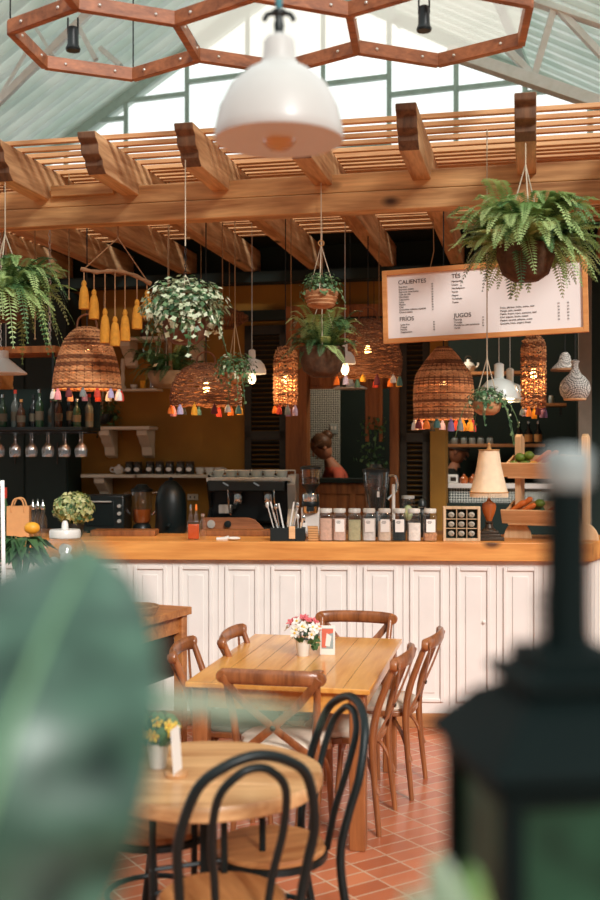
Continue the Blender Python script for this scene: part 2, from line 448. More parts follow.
# gable window wall
CS, SS = math.cos(S), math.sin(S)
D_WIN = 12.0
def G(u, v, z): return Vector((u*CS+v*SS, D_WIN-u*SS+v*CS, z))
def gu(px, py):
    p = PW(px, py, D_WIN, S); return p.x*CS-(p.y-D_WIN)*SS, p.z
RIDGE_U, RIDGE_Z, TAN = -.09, 7.21, .553
def roofz(u): return RIDGE_Z-TAN*abs(u-RIDGE_U)
win = tag(MB().make('window_1', M['mint']), 'tall gable window of white glass in mint steel bars', 'window', kind='structure')
wf = MB()
for px in (66, 126, 187, 247.5, 323, 389, 456, 525, 590, 655):
    u, _ = gu(px, 100)
    wf.bar(G(u, 0, 4.9), G(u, 0, roofz(u)-.02), .05, .05, (0, 1, 0))
for p0, p1, y0, y1 in ((66,126,128,115),(126,187,99,96),(187,247,82,75),(247,323,90,84),(323,389,83,78),(389,456,95,88),(456,525,88,82),(525,590,94,86),(126,187,158,154),(323,389,150,146)):
    a, b = gu(p0, y0), gu(p1, y0)
    zz = (gu((p0+p1)/2, (y0+y1)/2))[1]
    wf.bar(G(a[0], 0, zz), G(b[0], 0, zz), .05, .05)
for sgn in (-1, 1):
    wf.bar(G(RIDGE_U, 0, RIDGE_Z-.03), G(RIDGE_U+sgn*5.5, 0, roofz(RIDGE_U+sgn*5.5)-.03), .06, .16, (0,0,1))
wf.bar(G(-4.2, 0, 4.9), G(4.0, 0, 4.9), .06, .1)
wf.make('window_bars', M['mint'], win)
pg = MB(); e = 4.15
pg.add([G(RIDGE_U-e, .03, 4.9), G(RIDGE_U+e, .03, 4.9), G(RIDGE_U+e, .03, roofz(RIDGE_U+e)), G(RIDGE_U, .03, RIDGE_Z), G(RIDGE_U-e, .03, roofz(RIDGE_U-e))], [(0,1,2,3,4)])
pg.make('window_pane', M['window'], win)
structure(MB().box(G(0, .06, 2.45), (14, .12, 4.9), -S).make('wall_gable', M['darkwall']))

# corrugated roof, two slopes
def roof(name, sgn, v0, v1):
    prof = []; pitch = .24; v = v0
    while v < v1:
        for dv, h in ((0,0),(.09,0),(.12,.07),(.20,.07)): prof.append((v+dv, h))
        v += pitch
    q = MB(); n = len(prof)
    u0, u1 = RIDGE_U, RIDGE_U+sgn*7.2
    nx, nz = sgn*math.sin(math.atan(TAN)), math.cos(math.atan(TAN))
    vs = []
    for v, h in prof:
        for u in (u0, u1): vs.append(G(u+nx*h, v, roofz(u)+nz*h))
    q.add(vs, [(2*i, 2*i+1, 2*i+3, 2*i+2) for i in range(n-1)])
    return structure(q.make(name, M['roof'], smooth=False))
roof('ceiling_roof_left', -1, -4.6, .3)
roof('ceiling_roof_right', 1, -4.6, .3)
# white steel trusses
def truss(label, segs, d0):
    t = thing('roof_truss', label, 'truss', (0,0,0), 0)
    for k, (a, b, w) in enumerate(segs):
        q = MB(); q.bar(PW(a[0], a[1], d0, S), PW(b[0], b[1], d0, S), w, w, (0,1,0))
        q.make('chord' if w > .06 else 'web', M['whitesteel'], t, bevel=.004)
    return t
truss('white lattice roof truss under the corrugated slope at upper right',
      [((448,52),(760,158),.1),((470,-22),(760,74),.09),((554,8),(534,76),.055),((557,8),(604,58),.055),((504,46),(533,76),.055),((604,101),(640,36),.055),((640,40),(700,135),.055)], 9.6)
truss('thin white roof truss under the corrugated slope at upper left',
      [((-60,160),(140,-38),.07),((-2,100),(27,52),.035),((36,28),(53,56),.035),((76,22),(96,60),.05),((100,48),(121,66),.05)], 9.9)
pu = MB()
for du in (1.2, 2.6, 4.0):
    for sgn in (1,):
        u = RIDGE_U+sgn*du
        pu.bar(G(u, -4.5, roofz(u)-.05), G(u, .2, roofz(u)-.05), .08, .06)
structure(pu.make('trim_roof_purlins', M['mint']))

# ------------------------------------------------------------------ pergola
V_TIP, V_BEAM, Z_R = 5.53, 6.35, 3.43
per = thing('pergola', 'timber pergola with heavy front beam and slatted top over the bar', 'pergola', UV(-1.45, 7.5, 0), -A)
def pl(u, v, z): return (u+1.45, v-7.5, z)
q = MB()
q.box(pl(-2.2, V_BEAM+.06, 3.32), (6.4, .12, .115)); q.box(pl(-2.2, V_BEAM+.065, 3.437), (6.4, .11, .112))
q.make('front_beam', M['beam'], per, bevel=.006)
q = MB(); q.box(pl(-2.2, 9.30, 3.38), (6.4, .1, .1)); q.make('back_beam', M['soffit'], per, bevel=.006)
q = MB(); q.box(pl(-2.78, V_BEAM-.012, 3.475), (.42, .03, .07)); q.make('splice_plate', M['beam'], per, bevel=.004)
for u in (-5.3, .87):
    q = MB(); q.box(pl(u, V_BEAM+.06, 1.632), (.14, .14, 3.264)); q.make('post', M['rafter'], per, bevel=.008)
rprof = [(V_TIP,3.635),(V_TIP+.01,3.60),(V_TIP+.05,3.575),(V_TIP+.05,3.545),(V_TIP+.06,3.52),(V_TIP+.11,3.50),(V_TIP+.115,3.47),(V_TIP+.16,3.43),(9.42,3.43),(9.42,3.635)]
RU = [-4.9,-4.28,-3.68,-3.07,-2.47,-1.885,-1.245,-.655,-.05,.55]
for u in RU:
    q = MB()
    Mx = Matrix(((0,0,1,0),(1,0,0,0),(0,1,0,0),(0,0,0,1)))
    dv = .062*max(0, -u-.1)
    q.prism([(v+(dv if v < 8 else 0)-7.5, z) for v, z in rprof], u+1.45-.055, u+1.45+.055, Mx)
    q.m = [0, 0]+[1 if k < 7 else 0 for k in range(len(rprof))]
    q.make('rafter', [M['rafter'], M['endgrain']], per, bevel=.006)
v = 5.86; k = 0
while v < 8.8:
    q = MB(); j = random.uniform(-.008, .008)
    q.box(pl(-2.2+j*4, v+j, 3.645), (6.6, .034 if v < 6.5 else .046, .026), rz=random.uniform(-.003,.003))
    q.make('slat', M['slat'], per, bevel=.003); v += .137 if v < 6.5 else .078

# ------------------------------------------------------------------ wooden hexagon lattice
HZT = 3.92
hexo = thing('hexagon_lattice', 'suspended lattice of reddish wooden hexagons above the tables', 'ceiling frame', (-.15, 5.48, HZT))
HC = [Vector((-1.0,5.60,0)), Vector((-.153,5.49,0)), Vector((.69,5.38,0))]
def hv(c, k, r=.49):
    a = R(23+60*k); return Vector((c.x+r*math.cos(a), c.y+r*math.sin(a), 0))
done = set(); root0 = Vector((-.15, 5.48, 0))
def hbar(a, b):
    key = tuple(sorted(((round(a.x,1),round(a.y,1)),(round(b.x,1),round(b.y,1)))))
    if key in done: return
    done.add(key)
    q = MB(); q.bar(a-root0+Vector((0,0,.035)), b-root0+Vector((0,0,.035)), .038, .07)
    d = (b-a).normalized(); n = Vector((d.y, -d.x, 0))
    if n.y > 0: n = -n
    o = q.make('hexagon_bar', M['hex'], hexo, bevel=.003)
    s = MB()
    for t in (.22, .78):
        p = (a-root0)*(1-t)+(b-root0)*t+Vector((0,0,.035))+n*.019
        s.ball(p, .009, n=10, m=6)
    s.make('bolt_heads', M['steel'], o)
for c in HC:
    for k in range(6): hbar(hv(c, k), hv(c, (k+1) % 6))
for c in HC:
    a = hv(c, 4); hbar(a, a+Vector((math.cos(R(263)), math.sin(R(263)), 0))*.49)
for c in HC[1:]:
    q = MB(); q.add([hv(c, k, .475)-root0+Vector((0,0,.072)) for k in range(6)], [tuple(range(6))])
    q.make('cream_sheet', M['cream_panel'], hexo)
for c, k in ((HC[0], 3), (HC[0], 1), (HC[2], 0), (HC[2], 5)):
    p = hv(c, k)-root0; q = MB(); q.tube([p+Vector((0,0,.06)), p+Vector((0,0,2.2))], .004, 6); q.make('suspension_wire', M['darkcord'], hexo)
def spotlight(label, px, py, d):
    p = P(px, py, d)
    t = thing('spotlight', label, 'spotlight', (p.x, p.y, p.z-.13), 0, 'black spotlights on the hexagon lattice')
    MB().lathe([(.033,.0),(.036,.01),(.028,.03),(.026,.1),(.02,.115),(0,.118)], 20).make('lamp_body', M['blackplastic'], t)
    q = MB()
    for x in (-.024, .024): q.bar((x,0,.08), (x,0,HZT-p.z+.13), .007, .012)
    q.make('bracket', M['blackplastic'], t)
    MB().lathe([(0,.004),(.028,.003)], 16, cap=False).make('lens', M['chrome'], t)
spotlight('black spotlight under the leftmost wooden hexagon', 73, 24, 5.2)
spotlight('black spotlight under the rightmost wooden hexagon', 424, 3, 4.98)

# ------------------------------------------------------------------ white dome pendant in the foreground
c = P(279, 141, 3.0)
pen = thing('dome_pendant_lamp', 'large white enamel dome pendant lamp hanging in the foreground', 'pendant lamp', c)
prof = [(.178,0),(.18,.005),(.178,.03),(.165,.09),(.135,.15),(.09,.19),(.052,.212),(.044,.235),(.042,.275),(.036,.285),(.012,.30)]
MB().lathe(prof+[(.0,.30)], 48).make('lamp_shade', M['greyenamel'], pen)
q = MB(); q.lathe([(.174,.002),(.172,.03),(.16,.085),(.13,.143),(.085,.182),(.0,.2)], 40, cap=False)
q.make('inner_reflector', M['innerenamel'], pen)
q = MB(); q.lathe([(.014,.17),(.016,.12),(.02,.10)], 16); q.make('lamp_socket', M['bronze'], pen)
q = MB(); q.lathe([(.016,.10),(.034,.075),(.052,.035),(.048,.0),(.028,-.022),(0,-.028)], 20, cap=False); q.make('glass_bulb', M['amberglass'], pen)
q = MB(); q.tube(smoothpath([(0,0,.09),(.012,0,.05),(-.01,0,.03),(.008,0,.05),(0,0,.09)], 4), .0018, 5); q.make('filament', M['bulb'], pen)
q = MB(); q.lathe([(.012,.298),(.015,.32),(.011,.345),(.02,.352),(.02,.362),(0,.365)], 16)
q.tube(smoothpath([(-.042,0,.335),(-.03,0,.352),(0,0,.355),(.03,0,.352),(.042,0,.335)], 5), .0075, 8)
q.make('hanging_loop', M['blackplastic'], pen)
q = MB(); q.lathe([(.008,.36),(.011,.39),(.009,.42),(.005,.44)], 14); q.make('cord_grip', plain('teal_plastic', (60,130,140), .4), pen)
q = MB(); q.tube([(0,0,.42),(0,0,HZT-c.z+.6)], .004, 8); q.make('cord', M['darkcord'], pen)
# ------------------------------------------------------------------ foliage makers
def frond(mb, base, az, L, rise, drop, W, n=18, curl=0, mat=0):
    d = Vector((math.cos(az), math.sin(az), 0)); sd = Vector((-d.y, d.x, 0))
    def pt(t):
        r = L*(t-.22*t*t); z = rise*math.sin(min(t*1.9, PI/2))*1.0-drop*t**2.2
        return Vector(base)+d*r+sd*(curl*t*t)+Vector((0,0,z))
    prev = pt(0)
    for i in range(1, n+1):
        t = i/n; p = pt(t); tg = (p-prev)
        if tg.length < 1e-6: continue
        tg.normalize()
        s2 = sd-tg*sd.dot(tg); s2.normalize(); nm = tg.cross(s2)
        w = W*(math.sin(PI*(.12+.86*t))**.7)
        bw = L/n*.5
        for s in (-1, 1):
            tip = p+s2*(s*w)+tg*(w*.3)-Vector((0,0,w*.18*random.random()))+nm*random.uniform(-.15,.15)*w
            mid = p+s2*(s*w*.5)+tg*(w*.12)
            mb.add([p-tg*bw*.4, mid-tg*bw, tip, mid+tg*bw], [(0,1,2,3)], mat)
        mb.add([prev+s2*.0016, prev-s2*.0016, p-s2*.0012, p+s2*.0012], [(0,1,2,3)], mat)
        prev = p
def leaf_quad(mb, p, n, size, roll, mat=0, asp=.75):
    n = Vector(n).normalized(); a = n.orthogonal().normalized(); b = n.cross(a)
    x = a*math.cos(roll)+b*math.sin(roll); y = n.cross(x)
    mb.add([p-x*size*.45, p-x*size*.15+y*size*asp*.5+n*size*.06, p+x*size*.55, p-x*size*.15-y*size*asp*.5+n*size*.06], [(0,1,2,3)], mat)
def ivy_leaf(mb, p, n, size, roll, mat=0):
    n = Vector(n).normalized(); a = n.orthogonal().normalized(); b = n.cross(a)
    x = a*math.cos(roll)+b*math.sin(roll); y = n.cross(x)
    pts = []
    for k, r in enumerate((.5,.28,.45,.3,.62,.3,.45,.28)):
        an = PI+2*PI*k/8; pts.append(p+x*(r*size*math.cos(an))+y*(r*size*math.sin(an)))
    mb.add(pts, [tuple(range(8))], mat)
def sphere_dir():
    z = random.uniform(-1, 1); a = random.uniform(0, 2*PI); r = math.sqrt(1-z*z)
    return Vector((r*math.cos(a), r*math.sin(a), z))
def hang_cord(t, pts, r, mat, name='hanging_cord', n=6):
    q = MB()
    for pp in pts: q.tube(pp, r, n)
    return q.make(name, mat, t)
HANG = 'plants hung from the pergola'

def fern(label, loc, r, h, n, L, rise, drop, W, mats, pot, top, seed, apex=.34, cordm='cord', knots=True, group=HANG, wide=1):
    random.seed(seed)
    t = thing('hanging_fern', label, 'plant', loc, 0, group)
    MB().lathe([(r*.45,0),(r*.8,h*.2),(r,h*.7),(r*.98,h),(r*.9,h),(r*.88,h*.85),(0,h*.85)], 24).make('pot', pot, t)
    MB().lathe([(r*.88,h*.86),(r*.5,h*.93),(0,h*.95)], 18, cap=False).make('soil', M['soil'], t)
    fo = MB()
    for i in range(n):
        az = random.uniform(0, 2*PI); k = random.random(); up = i % 9 == 0
        b = (r*.5*math.cos(az)*random.random(), r*.5*math.sin(az)*random.random(), h*.9)
        frond(fo, b, az, L*random.uniform(.55,1.1), rise*random.uniform(.2,1.4), drop*random.choice((.15,.4,.7,1,1.3))*(.4 if up else 1), W*random.uniform(.75,1.1), 32, random.uniform(-.06,.06), random.choice((0,0,0,1,1,2)))
    fo.make('foliage', [M[x] for x in mats], t, sharp=0)
    zt = top-loc[2]
    hang_cord(t, [[(r*.9*math.cos(a), r*.9*math.sin(a), h*.95),(0,0,h+apex)] for a in (.5,2.6,4.7)]+[[(0,0,h+apex),(0,0,zt)]], .0035, M[cordm])
    return t

def bush(name, label, loc, r, h, nleaf, rx, rz_, size, mats, weights, pot, top, seed, apex=.3, trail=0, cordm='cord', leaf=leaf_quad, group=HANG, strap=None, potprof=None, hoff=.6, chain=0):
    random.seed(seed)
    t = thing(name, label, 'plant', loc, 0, group)
    pr = potprof or [(r*.5,0),(r*.85,h*.25),(r,h*.7),(r*.97,h),(r*.88,h),(r*.85,h*.8),(0,h*.8)]
    MB().lathe(pr, 24).make('pot', pot, t)
    fo = MB()
    c = Vector((0,0,h*hoff+rz_*.45))
    for i in range(nleaf):
        d = sphere_dir()
        if d.z < -.3 and random.random() < .6: d.z *= -1
        k = random.uniform(.55, 1.05)
        p = c+Vector((d.x*rx*k, d.y*rx*k, d.z*rz_*k))
        if p.z < h*.9 and math.hypot(p.x, p.y) < r*1.02: 
            p.x *= 1.3; p.y *= 1.3
        leaf(fo, p, d+Vector((0,0,.5))+sphere_dir()*.5, size*random.uniform(.6,1.25), random.uniform(0, 6.28), random.choices(range(len(mats)), weights)[0])
    for i in range(trail):
        a = random.uniform(0, 2*PI); p = Vector((r*math.cos(a), r*math.sin(a), h))
        d = Vector((math.cos(a), math.sin(a), .2)); ln = random.uniform(.1,.32); pts = []
        for j in range(9):
            f = j/8; q_ = p+d*(.1*f)+Vector((0,0,-ln*f*f+.03*f)); pts.append(q_)
            leaf(fo, q_+sphere_dir()*.012, d+sphere_dir()*.6, size*random.uniform(.6,1), random.uniform(0,6.28), random.choices(range(len(mats)), weights)[0])
        fo.tube(pts, .002, 4)
    fo.make('foliage', [M[x] for x in mats], t, sharp=0)
    st = MB()
    for i in range(26):
        a = random.uniform(0, 2*PI); k = random.uniform(.3,.8)
        st.tube([(r*.4*math.cos(a), r*.4*math.sin(a), h*.8),(rx*k*math.cos(a), rx*k*math.sin(a), h*hoff+rz_*random.uniform(.4,1.1))], .0018, 4)
    st.make('stems', M['stem'], t)
    zt = top-loc[2]
    ap = h+apex
    if strap is None:
        hang_cord(t, [[(r*.95*math.cos(a), r*.95*math.sin(a), h*.9),(0,0,ap)] for a in (.4,2.5,4.6)], .003, M[cordm], 'hanger')
    if chain:
        q = MB(); z = ap; k = 0
        while z < ap+chain:
            pts = [Vector((.006*math.cos(x), 0, .012*math.sin(x)+z+.01)) for x in [i*PI/4 for i in range(8)]]
            if k % 2: pts = [Vector((0, v.x, v.z)) for v in pts]
            q.tube(pts, .0018, 5, closed=True); z += .02; k += 1
        q.make('chain', M['darkcord'], t); ap += chain
    hang_cord(t, [[(0,0,ap),(0,0,zt)]], .0035, M[cordm])
    return t

def on_rafter(k, v): return UV(RU[k+2], v, 0)
# big fern hung from the rafter at right
p = on_rafter(6, 5.70); b = P(526, 281, p.y)
fern('large bushy fern hanging in front of the menu board', (p.x, p.y, b.z), .15, .18, 210, .46, .23, .22, .055, ('fern','fernpale','ferndark'), M['coco'], 3.44, 5, .42)
p = on_rafter(1, 5.88); b = P(14, 322, p.y)
fern('long trailing fern hanging at the far left of the pergola', (p.x, p.y, b.z), .15, .16, 170, .42, .22, .36, .05, ('fern','ferndark','fernpale'), M['coco'], 3.44, 8, .36)
c = P(338, 377, 6.95); 
fern('green fern in a round coconut basket in front of the door frame', (P(322,376,6.95).x, 6.95, c.z), .15, .19, 80, .30, .20, .12, .045, ('fern','ferndark','ferndark'), M['coco'], 3.6, 12, .35, cordm='cord')
c = P(168, 388, 8.5)
t = fern('dark fern in a cloth wrapped bowl hung by wooden straps', (c.x, 8.5, c.z), .16, .13, 80, .36, .22, .12, .045, ('ferndark','ferndark','fern'), M['bowlcloth'], 3.6, 14, .45)
for k, a in enumerate((.3, 1.9, 3.4, 5)):
    q = MB(); q.bar((.13*math.cos(a), .13*math.sin(a), .1), (.07*math.cos(a), .07*math.sin(a), .42), .03, .008, (math.cos(a), math.sin(a), 0)); q.make('wooden_strap', M['driftwood'], t)
# ivy pot
p = on_rafter(3, 5.68); b = P(186, 344, p.y)
bush('hanging_ivy', 'variegated ivy in a clay pot hanging left of the white dome lamp', (p.x, p.y, b.z), .13, .16, 1250, .25, .19, .037, ('ivydark','ivypale','herb'), (4,6,1), M['terracotta'], 3.44, 21, .22, 16, leaf=ivy_leaf, chain=.16)
# small baskets
p = on_rafter(4, 6.30); b = P(325, 308, p.y)
t = bush('hanging_basket_plant', 'little woven basket of green sprigs on a ring below the front beam', (p.x, p.y, b.z), .1, .10, 420, .13, .10, .024, ('herb','ferndark'), (2,1), M['basket'], 3.44, 25, .27, 2, hoff=.7,
     potprof=[(.05,0),(.075,.008),(.085,.02),(.082,.027),(.093,.04),(.09,.047),(.1,.06),(.096,.067),(.103,.08),(.1,.1),(.09,.1),(.088,.07),(0,.07)])
q = MB(); q.tube([(.016*math.cos(a), 0, .385+.016*math.sin(a)) for a in [i*PI/8 for i in range(16)]], .004, 6, closed=True); q.make('ring', M['fringe'], t)

bush('hanging_basket_plant', 'small leafy basket hanging right of the large wicker lamp, in front of pale dome lamps', (P(487,415,6.0).x, 6.0, P(487,415,6.0).z), .08, .075, 330, .11, .075, .026, ('herb','ferndark','ivypale'), (4,2,1), M['basket'], 3.62, 27, .24, 7, hoff=.7)
c = P(235, 384, 7.1)
bush('hanging_basket_plant', 'hanging bundle of grey green sprigs beside the left white dome lamp', (c.x, 7.1, c.z), .07, .07, 460, .145, .12, .028, ('herb','ferndark','ivypale'), (4,3,1), M['basket'], 3.62, 29, .33, 5, hoff=.5, cordm='jute')
# clay pot plant hidden among shelves: trailing dark vine under the left shelf
# ------------------------------------------------------------------ tassel mobile
c = P(118, 238, 6.85)
mob = thing('tassel_mobile', 'driftwood mobile with mustard yarn tassels hanging under the beam', 'wall hanging', P(116, 330, 6.85))
o0 = P(116, 330, 6.85)
def rel(px, py, d=6.85): return P(px, py, d)-o0
q = MB(); q.tube(smoothpath([rel(81,269), rel(97,272), rel(115,271), rel(133,275), rel(151,284)], 5), [.013+.003*math.sin(i*1.7) for i in range(21)], 9); q.make('driftwood_bar', M['driftwood'], mob)
q = MB()
for a, bb in (((83,270),(118,238)),((148,282),(118,238)),((118,238),(118,190))): q.tube([rel(*a), rel(*bb)], .004, 6)
q.make('hanging_cord', M['driftwood'], mob)
def tassel(mb, p, h, r, mat=0):
    mb.lathe([(0,h),(r*.3,h*.97),(r*.48,h*.88),(r*.38,h*.79),(r*.62,h*.72),(r*.82,h*.5),(r*.95,h*.2),(r*.92,0),(r*.6,.0),(0,.012*h)], 12, p, mat, False)
for px, y0, y1, ys in ((84,280,309,270),(94,289,319,272),(105,308,343,272),(115,316,346,272),(125,309,341,273),(137,299,329,276),(147,290,318,281)):
    q = MB(); d = 6.85+random.uniform(-.02,.02)
    pb = rel(px, y1, d); h = (y1-y0)/FPX*d; tassel(q, pb, h, .036)
    o = q.make('tassel', M['mustard'], mob)
    q = MB(); q.tube([pb+Vector((0,0,h*.95)), rel(px, ys)], .004, 6); q.make('tassel_cord', M['driftwood'], o)

# ------------------------------------------------------------------ wicker lamps
def resample(prof, n):
    L = [0]
    for i in range(1, len(prof)): L.append(L[-1]+math.hypot(prof[i][0]-prof[i-1][0], prof[i][1]-prof[i-1][1]))
    out = []
    for k in range(n):
        s = L[-1]*k/(n-1); i = 0
        while i < len(L)-2 and L[i+1] < s: i += 1
        f = (s-L[i])/max(L[i+1]-L[i], 1e-9)
        out.append((prof[i][0]+(prof[i+1][0]-prof[i][0])*f, prof[i][1]+(prof[i+1][1]-prof[i][1])*f))
    return out
def wicker_lamp(label, px, py, d, prof, rows, stakes, tcols, sr=.0062, bulbz=.2, top=3.6, watts=6, tn=12, handle=False, mat='wicker', seed=1, jit=.1, tsz=(.072,.024)):
    random.seed(seed)
    c = P(px, py, d)
    t = thing('wicker_lamp', label, 'pendant lamp', c, 0, 'woven pendant lamps with tassels')
    pr = smoothpath([(r, 0, z) for r, z in prof], 6); pr = [(p.x, p.z) for p in pr]
    rs = resample(pr, rows); q = MB(); seg = stakes*2
    for i, (r, z) in enumerate(rs):
        pts = []; ph = random.uniform(-1,1)*jit
        for k in range(seg):
            a = 2*PI*k/seg
            w = (.006 if (k+i) % 2 else -.004)
            jz = random.uniform(-jit, jit)*.03
            pts.append(((r+w)*math.cos(a), (r+w)*math.sin(a), z+jz))
        q.tube(pts, sr*random.uniform(.85,1.1), 5, closed=True, mat=random.choice((0,0,1)))
    q.make('woven_shade', [M[mat], M['wickerdark']], t)
    q = MB(); st = resample(pr, 14)
    for k in range(stakes):
        a = 2*PI*k/stakes; q.tube([(r*math.cos(a), r*math.sin(a), z) for r, z in st], .004, 5)
    q.make('stakes', M['wickerdark'], t)
    ztop = prof[-1][1]
    q = MB(); q.tube([(0,0,bulbz+.06),(0,0,top-c.z)], .004, 6); q.make('cord', M['darkcord'], t)
    q = MB(); q.lathe([(.018,bulbz+.03),(.018,bulbz+.09),(.006,bulbz+.1)], 14); q.make('lamp_socket', M['blackplastic'], t)
    q = MB(); q.lathe([(.012,bulbz+.035),(.02,bulbz+.01),(.026,bulbz-.015),(.018,bulbz-.035),(0,bulbz-.042)], 16, cap=False); q.make('bulb', M['bulb'], t)
    if handle:
        q = MB(); q.tube(smoothpath([(-.07,0,ztop-.01),(-.055,0,ztop+.06),(0,0,ztop+.09),(.055,0,ztop+.06),(.07,0,ztop-.01)], 5), .007, 7); q.make('handle_loop', M['wickerdark'], t)
    r0, z0 = prof[0]
    for k in range(tn):
        a = 2*PI*(k+.5)/tn+random.uniform(-.07,.07)
        q = MB(); h = tsz[0]*random.uniform(.75,1.1)
        tassel(q, ((r0+.004)*math.cos(a), (r0+.004)*math.sin(a), z0-h-.004), h, tsz[1])
        q.tube([((r0+.004)*math.cos(a), (r0+.004)*math.sin(a), z0-.01), (r0*math.cos(a), r0*math.sin(a), z0+.012)], .003, 4)
        q.make('tassel', M['t_'+tcols[k % len(tcols)]], t)
    li = bpy.data.lights.new('bulb_light', 'POINT'); li.energy = watts; li.color = (1,.62,.3); li.shadow_soft_size = .03
    lo = bpy.data.objects.new('bulb_light', li); COL.objects.link(lo); lo.parent = t; lo.location = (0,0,bulbz-.07)
    return t
T1 = ['red','lilac','white','red','purple','peach','black','teal','white','pinkt','maroon','grey']
T2 = ['amber','orange','red','teal','black','pinkt','orange','lilac','amber','maroon','white','teal']
T3 = ['grey','amber','red','lilac','black','pinkt','black','white','maroon','orange','teal','purple']
wicker_lamp('bell shaped wicker lamp hanging below the tassel mobile at left', 87, 389, 7.3, [(.222,0),(.212,.1),(.185,.22),(.14,.33),(.075,.40),(.03,.415)], 50, 26, T1, bulbz=.24, handle=True, seed=3, watts=6, jit=.07, tn=15)
wicker_lamp('wide low wicker dome lamp above the espresso cups', 206, 405, 7.7, [(.245,0),(.25,.06),(.235,.14),(.19,.22),(.11,.275),(.04,.29)], 30, 24, T2, bulbz=.13, handle=True, seed=4, watts=5, mat='wickerdark', jit=.3)
wicker_lamp('dark wicker dome lamp in front of the doorway, partly behind the menu board', 368, 376, 8.0, [(.235,0),(.245,.08),(.235,.18),(.18,.30),(.09,.39),(.04,.42)], 38, 24, T2, bulbz=.2, handle=True, seed=5, watts=3, mat='wickerdark', jit=.25)
wicker_lamp('large bell shaped wicker lamp hanging under the menu board', 443.5, 419, 6.95, [(.182,0),(.186,.1),(.184,.2),(.170,.28),(.13,.345),(.085,.405),(.05,.445),(.035,.46)], 58, 28, T3, bulbz=.235, seed=6, watts=6, jit=.02, tn=15, sr=.0052)
wicker_lamp('slim cylindrical wicker lamp beside the dark left shutter', 285.5, 405, 8.0, [(.075,0),(.082,.06),(.082,.3),(.075,.38),(.045,.43)], 34, 14, ['lilac','purple','maroon','orange','red','grey'], bulbz=.2, seed=7, watts=3, tn=7, jit=.35, tsz=(.07,.022))
wicker_lamp('slim cylindrical wicker lamp right of the pale dome lamps', 533.5, 407, 7.6, [(.074,0),(.08,.06),(.08,.36),(.074,.45),(.045,.49)], 36, 14, ['purple','amber','lilac','grey','orange','maroon'], bulbz=.24, seed=8, watts=3, tn=7, jit=.35, tsz=(.07,.022))

# ------------------------------------------------------------------ enamel dome pendants
def dome(label, px, py, d, r, h, neck, m, top=3.6, bulb=True, watts=2, bdrop=0):
    c = P(px, py, d); t = thing('dome_pendant_lamp', label, 'pendant lamp', c, 0, 'small enamel dome lamps over the bar')
    pr = [(r,0),(r*1.0,.008),(r*.97,h*.3),(r*.86,h*.62),(r*.6,h*.9),(r*.3,h),(r*.24,h*1.02),(r*.24,h+neck),(r*.12,h+neck+.01),(0,h+neck+.01)]
    MB().lathe(pr, 32).make('lamp_shade', m, t)
    MB().lathe([(r*.97,.004),(r*.93,h*.3),(r*.82,h*.6),(r*.55,h*.85),(0,h*.93)], 28, cap=False).make('inner_reflector', M['enamel'], t)
    q = MB(); q.tube([(0,0,h+neck),(0,0,top-c.z)], .003, 6); q.make('cord', M['steel'], t)
    if bulb:
        q = MB(); z = h*.2-bdrop
        q.lathe([(.015,h*.8),(.016,z+.05),(.028,z+.02),(.03,z-.005),(.018,z-.03),(0,z-.035)], 16, cap=False); q.make('bulb', M['bulbwhite'], t)
        li = bpy.data.lights.new('bulb_light', 'POINT'); li.energy = watts; li.color = (1,.72,.42); li.shadow_soft_size = .03
        lo = bpy.data.objects.new('bulb_light', li); COL.objects.link(lo); lo.parent = t; lo.location = (0,0,z-.06)
    return t
dome('white enamel dome lamp hanging against the dark left shutter', 252, 374, 7.9, .105, .11, .06, M['enamel'], bdrop=.06)
dome('white enamel dome lamp hanging behind the fern in the coconut basket', 345, 364, 7.6, .075, .09, .05, M['enamel'], bdrop=.06)
dome('pale mint dome lamp, nearer of the two right of the large wicker lamp', 499, 399, 7.5, .14, .14, .10, M['domemint'], watts=1)
dome('pale mint dome lamp half hidden behind the nearer mint dome', 510, 402, 7.95, .11, .14, .10, M['domemint'], watts=1)
c = P(350, 389, 8.78)
t = thing('flat_pendant_lamp', 'flat white enamel disc lamp hanging in the dark doorway', 'pendant lamp', c)
MB().lathe([(.14,0),(.142,.006),(.09,.03),(.03,.045),(.02,.09),(0,.09)], 32).make('lamp_shade', M['enamel'], t)
q = MB(); q.tube([(0,0,.08),(0,0,3.6-c.z)], .003, 6); q.make('cord', M['darkcord'], t)
c = P(4, 374, 7.0)
t = thing('flat_pendant_lamp', 'wide white enamel shade at the left edge, under the hanging bar rack', 'pendant lamp', c)
MB().lathe([(.145,0),(.147,.006),(.09,.05),(.05,.085),(.03,.10),(.03,.15),(0,.155)], 32).make('lamp_shade', M['enamel'], t)
q = MB(); q.tube([(0,0,.14),(0,0,3.6-c.z)], .003, 6); q.make('cord', M['darkcord'], t)
